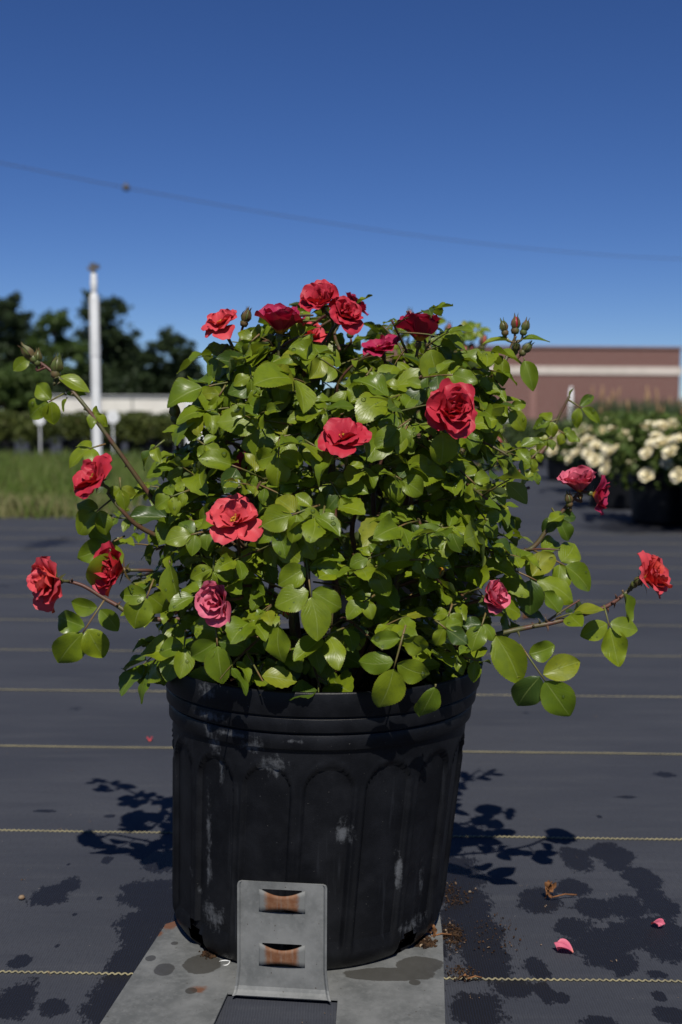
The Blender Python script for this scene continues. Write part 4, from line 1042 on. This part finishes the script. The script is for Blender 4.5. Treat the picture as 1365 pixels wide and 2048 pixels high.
b = MB(); b.box((0, 9, zt / 2), (xb - xa, 18, zt)); b.build('wall', brm.m, br)
zb1, zb2 = at(1170, 749, Yb).z, at(1170, 733, Yb).z
b = MB(); b.box((.04, 8.96, (zb1 + zb2) / 2), (xb - xa + .16, 18.1, zb2 - zb1)); b.build('pale_band', cream, br)
b = MB(); b.box((.04, 8.96, zt + .06), (xb - xa + .2, 18.2, .14)); b.build('parapet_cap', noisy('cap', (.2, .12, .11), (.24, .15, .14), 1, .7), br)
for px in (1066, 1360 - 440):
    b = MB(); b.box((at(px, 800, Yb).x - (xa + xb) / 2, -.03, zb1 / 2 - .02), (.42, .08, zb1 - .06)); b.build('pilaster', noisy('pilaster', (.23, .125, .11), (.25, .14, .12), 2, .8), br)
# utility cable with its two poles outside the frame
A = at(0, 345, 36); Bp = at(1365, 530, 36 * (822 - 345) / (822 - 530)); d = Bp - A; P0 = A - d * .25; P1 = Bp + d * .25
P = [P0.lerp(P1, t / 40) - Vector((0, 0, 1.0)) * 4 * (t / 40) * (1 - t / 40) * 1.2 + Vector((0, 0, .95)) for t in range(41)]
cb = empty('utility_cable', P0); tag(cb, 'thin dark utility cable sloping across the blue sky', 'cable')
b = MB(); b.tube([p - P0 for p in P], .012, 6); b.build('wire', M['dark_metal'], cb, True)
i = min(range(len(P) - 1), key=lambda k: abs(proj(P[k])[0] - 253)); pp = P[i] - P0; q0 = proj(P[i])
t = (253 - q0[0]) / (proj(P[i + 1])[0] - q0[0]); pp = (P[i].lerp(P[i + 1], t)) - P0
b = MB(); dd = (P[i + 1] - P[i]).normalized()
b.tube([pp - dd * .12, pp - dd * .07, pp + dd * .07, pp + dd * .12], [.03, .10, .10, .03], 8); b.box(pp + Vector((0, 0, .1)), (.06, .06, .12)); b.build('clamp', M['dark_metal'], cb, True)
wood = noisy('pole_wood', (.10, .075, .05), (.14, .11, .08), 4, .9, .1)
for e, lb in ((P[0], 'wooden utility pole beyond the left end of the cable'), (P[-1], 'wooden utility pole beyond the right end of the cable')):
    u = empty('utility_pole', (e.x, e.y, 0)); tag(u, lb, 'pole', 'utility poles carrying the cable')
    b = MB(); b.lathe([(.16, -.02), (.14, e.z * .5), (.11, e.z + .25), (.001, e.z + .26)], 12); b.build('post', wood, u, True)
    b = MB(); b.box((0, -.12, e.z - .1), (1.6, .09, .11)); b.build('crossarm', wood, u)
# white sprinkler risers
def riser(px, pbase, ptop, wpx, label, head=True, tilt=0.0):
    g = gp(px, pbase); Y = g.y; zt = at(px, ptop, Y).z; r = wpx / 2 / FPX * Y
    u = empty('sprinkler_riser', (g.x, g.y, 0)); tag(u, label, 'pole', 'white sprinkler risers'); u.rotation_euler = (0, tilt, 0)
    k = zt
    b = MB()
    if head:
        b.lathe([(r, -.02), (r, k * .862), (r * .93, k * .868), (r * .7, k * .874), (r * .7, k * .885)], 20); b.build('pipe', M['white_pvc'], u, True)
        b = MB(); b.lathe([(r * 1.08, k * .62), (r * 1.08, k * .68)], 20); b.build('coupling', M['white_pvc'], u, True)
        b = MB(); b.lathe([(r * .5, k * .885), (r * .5, k * .89), (r * .72, k * .90), (r * .72, k * .935), (r * .6, k * .945), (r * .72, k * .955), (r * .4, k * .965), (.001, k * .966)], 16); b.build('nozzle_body', M['white_pvc'], u, True)
        b = MB(); b.box((0, 0, k * .974), (r * .8, r * .7, k * .026)); b.box((r * .35, 0, k * .988), (r * 2.0, r * .5, k * .017), M=Matrix.Rotation(-.4, 3, 'Y')); b.box((-r * .7, 0, k * .983), (r * 1.2, r * .45, k * .014), M=Matrix.Rotation(.5, 3, 'Y')); b.box((-.1 * r, 0, k * 1.0), (r * 1.2, r * .4, k * .016)); b.build('sprinkler_head', M['dark_metal'], u)
    else:
        b.lathe([(r, -.02), (r, k * .93), (r * .6, k * .94), (r * .6, k * .985), (.001, k)], 14); b.build('pipe', M['white_pvc'], u, True)
riser(197, 1005, 530, 19, 'tall white sprinkler pole with dark head left of the rose', True, -.010)
riser(378, 926, 762, 12, 'short white post behind the rose below the small pine')
riser(404, 926, 826, 11, 'shorter white post right beside another behind the rose', False)
riser(1140, 892, 772, 8, 'thin white post in front of the brick wall', False)
riser(976, 905, 800, 8, 'thin white stake next to the white tag', False)
# white round tags
def disc(px, py, wpx, hpx, pb, label):
    Y = gp(px, pb).y; c = at(px, py, Y); rx = wpx / 2 / FPX * Y; rz = hpx / 2 / FPX * Y
    u = empty('plant_tag', (c.x, Y, 0)); tag(u, label, 'plant tag', 'white tags among the plants')
    b = MB(); n = 18; v = [(rx * math.cos(2 * math.pi * k / n), y, c.z + rz * math.sin(2 * math.pi * k / n)) for y in (-.006, .006) for k in range(n)]
    b.add(v, [tuple(range(n)), tuple(range(2 * n - 1, n - 1, -1))] + [(k, n + k, n + (k + 1) % n, (k + 1) % n) for k in range(n)]); b.build('tag_face', M['white_pvc'], u)
    b = MB(); b.tube([(0, .007, -.01), (0, .007, c.z)], .006, 6); b.build('stake', M['white_pvc'], u)
disc(80, 840, 21, 20, 926, 'small round white tag in the dark shrubs at left')
disc(226, 834, 26, 26, 926, 'round white tag right of the tall white pole')
disc(1005, 832, 36, 24, 930, 'oval white tag between the rose and the brick wall')
# container shrubs at left
M['shrub'] = green('shrub_leaves', (.045, .062, .012), (.075, .09, .016), 12)
M['shrub2'] = green('shrub_leaves_dark', (.03, .05, .016), (.05, .075, .02), 12)
def shrub_mesh(seed, rx, h, n, size):
    rr = random.Random(seed); lob = [(Vector((rr.uniform(-.5, .5) * rx, rr.uniform(-.5, .5) * rx, h * rr.uniform(.4, .8))), rr.uniform(.35, .6)) for _ in range(9)]
    def fn(r):
        c, s = r.choice(lob); d = Vector((r.gauss(0, 1), r.gauss(0, 1), r.gauss(0, 1))).normalized() * (r.random() ** .4) * s * rx
        p = c + d; p.z = max(.02, min(h * 1.05, p.z)); return p, 1.0
    V, F = leaf_cloud(fn, n, size, seed); b = MB(); b.add(V, F); return b
potv = pot_mesh(32, False, .15, .125, .25, 0, M['pot_plain'], False)
sv = [[shrub_mesh(50 + k, .30, .345, 1300, .022).mesh('foliage', M['shrub' if q == 0 else 'shrub2']) for k in range(4)] for q in range(2)]
def shrub(x, y, s, q, k, label, group):
    u = empty('container_shrub', (x, y, .10 * s)); tag(u, label, 'shrub', group); u.scale = (s, s, s); u.rotation_euler = (0, 0, k * 1.7)
    link('foliage', sv[q][k % 4], u); b = MB(); b.tube([(0, 0, -.09), (.01, 0, .1), (.0, .01, .28)], .012, 6); b.build('stem', M['stem'], u)
    if 'third' in group or 'last' in group: return
    o = empty('nursery_pot', (x, y, .004)); o.scale = (s * .62,) * 3; tag(o, 'black pot under ' + label[label.index('low') if 'low' in label else 0:], 'plant pot', 'pots of ' + group); link('pot_body', potv, o)
rs_ = random.Random(5); kk = 0; ORD = ['first', 'second', 'third', 'fourth', 'fifth', 'sixth', 'seventh', 'eighth', 'ninth', 'tenth', 'eleventh']
for row, (Y, px0, px1, stp, q) in enumerate([(11.2, -60, 440, 72, 0), (12.3, -60, 460, 66, 0), (14.0, -40, 470, 60, 1), (17, -30, 470, 52, 1)]):
    px = px0; od = 0
    while px < px1:
        c = gp(px, 822 + 1095 / Y); kk += 1
        if row == 0 and px > 130:       # second block stands a little farther back
            Yq = Y + .9
        else: Yq = Y
        rn = ['front', 'second', 'third', 'last'][row]
        shrub(at(px, 850, Yq).x, Yq, rs_.uniform(.80, .95), q, kk, f'low dark green container shrub, {ORD[od]} from the left in the {rn} row', f'container shrubs in the {rn} row'); px += stp; od += 1
# grass patch
def grass():
    V = []; F = []; r = random.Random(8); mi = []
    for _ in range(16000):
        px, py = r.uniform(-150, 330), 932 + 108 * (r.random() ** 1.3)
        edge = 245 + 60 * (1040 - py) / 110 + r.gauss(0, 22)
        if px > edge or py > 1040 - max(0, px - 100) * .05 + r.gauss(0, 4): continue
        g = gp(px, py); h = r.uniform(.05, .17) * (1 if py < 1015 else .6); a = r.uniform(0, 6.28); w = .004; l = Vector((r.uniform(-.05, .05), r.uniform(-.05, .05), 0)); s = Vector((math.cos(a), math.sin(a), 0)) * w; o = len(V)
        V += [g - s, g + s, g + s * .7 + l * .4 + Vector((0, 0, h * .6)), g - s * .7 + l * .4 + Vector((0, 0, h * .6)), g + l + Vector((0, 0, h))]; k = 1 if (py > 1020 and r.random() < .5) or r.random() < .08 else 0
        F += [(o, o + 1, o + 2, o + 3), (o + 3, o + 2, o + 4)]; mi += [k, k]
    b = MB(); b.add(V, F); b.mi = mi; o = b.build('grass_patch', [green('grass_green', (.075, .12, .02), (.11, .15, .03), 3), green('grass_dry', (.20, .19, .08), (.16, .15, .06), 3)]); tag(o, 'rough green grass growing through the cloth at left', 'grass', kind='stuff')
grass()
# white roses in black pots at right
M['cream_petal'] = noisy('cream_petal', (.78, .74, .58), (.80, .70, .40), 30, .6, .2)
M['wleaf'] = green('white_rose_leaves', (.05, .085, .016), (.085, .12, .022), 14)
def pom(seed):
    b = MB(); r = random.Random(seed)
    for li, (c, l, w, a0, a1, cup) in enumerate([(6, 1, .55, 45, 85, .3), (5, .85, .5, 25, 55, .4), (4, .65, .4, 8, 28, .5)]):
        for k in range(c):
            d = petal_data(l * .034, w * .034, R(a0), R(a1), cup, .05, seed * 9 + li * 5 + k); Mz = Matrix.Rotation(2 * math.pi * k / c + li + r.uniform(-.2, .2), 3, 'Z'); b.add([Mz @ Vector(q) for q in d[0]], d[1])
    return b.mesh('flower', M['cream_petal'], True)
poms = [pom(k) for k in range(4)]
wv_ = [shrub_mesh(70 + k, .27, .30, 2000, .020) for k in range(3)]
wvm = [w.mesh('foliage', M['wleaf']) for w in wv_]
wl_ = [(1330, 4.9, .98), (1440, 4.6, 1.0), (1235, 5.7, .95), (1352, 5.9, 1.0), (1190, 6.7, .92), (1290, 6.9, 1.0), (1375, 7.2, 1.0), (1130, 8.0, .85), (1220, 8.3, 1.0)]
wn_ = ['nearest white rose bush at the right edge', 'white rose bush mostly outside the right edge', 'white rose bush left of the nearest one', 'white rose bush behind the nearest at the right edge', 'white rose bush at the left end of the flowering block', 'white rose bush in the middle of the flowering block', 'white rose bush at the back right of the block', 'sparse white rose bush with one bloom left of the block', 'white rose bush farthest back in the block']
for i, ((px, Y, s), nm) in enumerate(zip(wl_, wn_)):
    r = random.Random(300 + i); x = at(px, 900, Y).x
    u = empty('white_rose_bush', (x, Y, .135 * s)); tag(u, nm, 'rose bush', 'white rose bushes in pots at right'); u.scale = (s, s, s)
    link('foliage', wvm[i % 3], u).rotation_euler = (0, 0, i * 1.1)
    nfl = 34 if i != 7 else 6
    for k in range(nfl):
        a = r.uniform(math.pi * 1.0, math.pi * 2.0) if r.random() < .75 else r.uniform(0, 6.28); e = r.uniform(.05, 1.35); d = Vector((math.cos(a) * math.cos(e), math.sin(a) * math.cos(e), math.sin(e)))
        o = link('flower', poms[r.randrange(4)], u, (d.x * .285, d.y * .285, .07 + d.z * .20)); o.rotation_euler = (d + Vector((0, 0, .4)) + Vector((r.uniform(-.3, .3), r.uniform(-.3, .3), 0))).to_track_quat('Z', 'Y').to_euler(); q = r.uniform(.75, 1.35); o.scale = (q, q, q)
    o = empty('nursery_pot', (x, Y, .004)); o.scale = (s, s, s * .86); tag(o, 'black pot of the ' + nm, 'plant pot', 'pots of the white roses'); link('pot_body', potv, o); link('soil', bpy.data.meshes.get('soil.001') or soil_mesh(.128, .11, .2, 0), o)
# feathery green plants with tan plumes behind the white roses
M['feather'] = green('feather_grass', (.05, .085, .035), (.075, .11, .045), 6); M['plume'] = noisy('plume', (.34, .22, .12), (.28, .17, .10), 10, .9, .1)
for i, (px, Y) in enumerate([(1175, 10.5), (1235, 10.8), (1295, 10.4), (1350, 10.7), (1400, 10.5), (1205, 12), (1265, 12.2), (1325, 12), (1385, 12.1)]):
    r = random.Random(500 + i); c = at(px, 850, Y); u = empty('ornamental_grass', (c.x, Y, .0)); nm = ['leftmost', 'second from left', 'middle', 'fourth from left', 'rightmost'][i % 5] if i < 5 else ['leftmost', 'second', 'third', 'last'][i - 5]
    tag(u, f'{nm} green feathery clump in the {"front" if i < 5 else "back"} row behind the white roses', 'grass clump', 'feathery green clumps at right')
    b = MB(); 
    for _ in range(420):
        a = r.uniform(0, 6.28); l = r.uniform(.35, .62); o = Vector((math.cos(a), math.sin(a), 0)); s = o.cross(Vector((0, 0, 1))) * .006; st = o * r.uniform(0, .1); t = st + o * r.uniform(.05, .26) + Vector((0, 0, l)); m_ = st.lerp(t, .55) + Vector((0, 0, .05))
        b.add([st - s, st + s, m_ + s, m_ - s, t], [(0, 1, 2, 3), (3, 2, 4)])
    b.build('foliage', M['feather'], u)
    for _ in range(5):
        a = r.uniform(0, 6.28); x, y = .16 * math.cos(a), .16 * math.sin(a); h = r.uniform(.50, .72); bb = MB(); bb.tube([(x * .3, y * .3, .1), (x, y, h - .12), (x * 1.05, y * 1.05, h - .06), (x * 1.1, y * 1.1, h)], [.002, .003, .012, .002], 6); bb.build('plume', M['plume'], u, True)
# low dark planting between, far right and behind the rose
for i, (px, Y) in enumerate([(1010, 9.5), (1075, 10), (1110, 11.5), (1040, 12.5), (950, 11), (980, 13), (1150, 13.5)]):
    shrub(at(px, 850, Y).x, Y, .78, 1, i + 2, ['low green shrub behind the oval white tag', 'low green shrub left of the white roses', 'low green shrub below the thin white post', 'low green shrub farther back by the brick wall', 'low green shrub hidden behind the right side of the rose', 'low green shrub far back beside the white stake', 'low green shrub behind the feathery clumps'][i], 'low shrubs before the brick building')
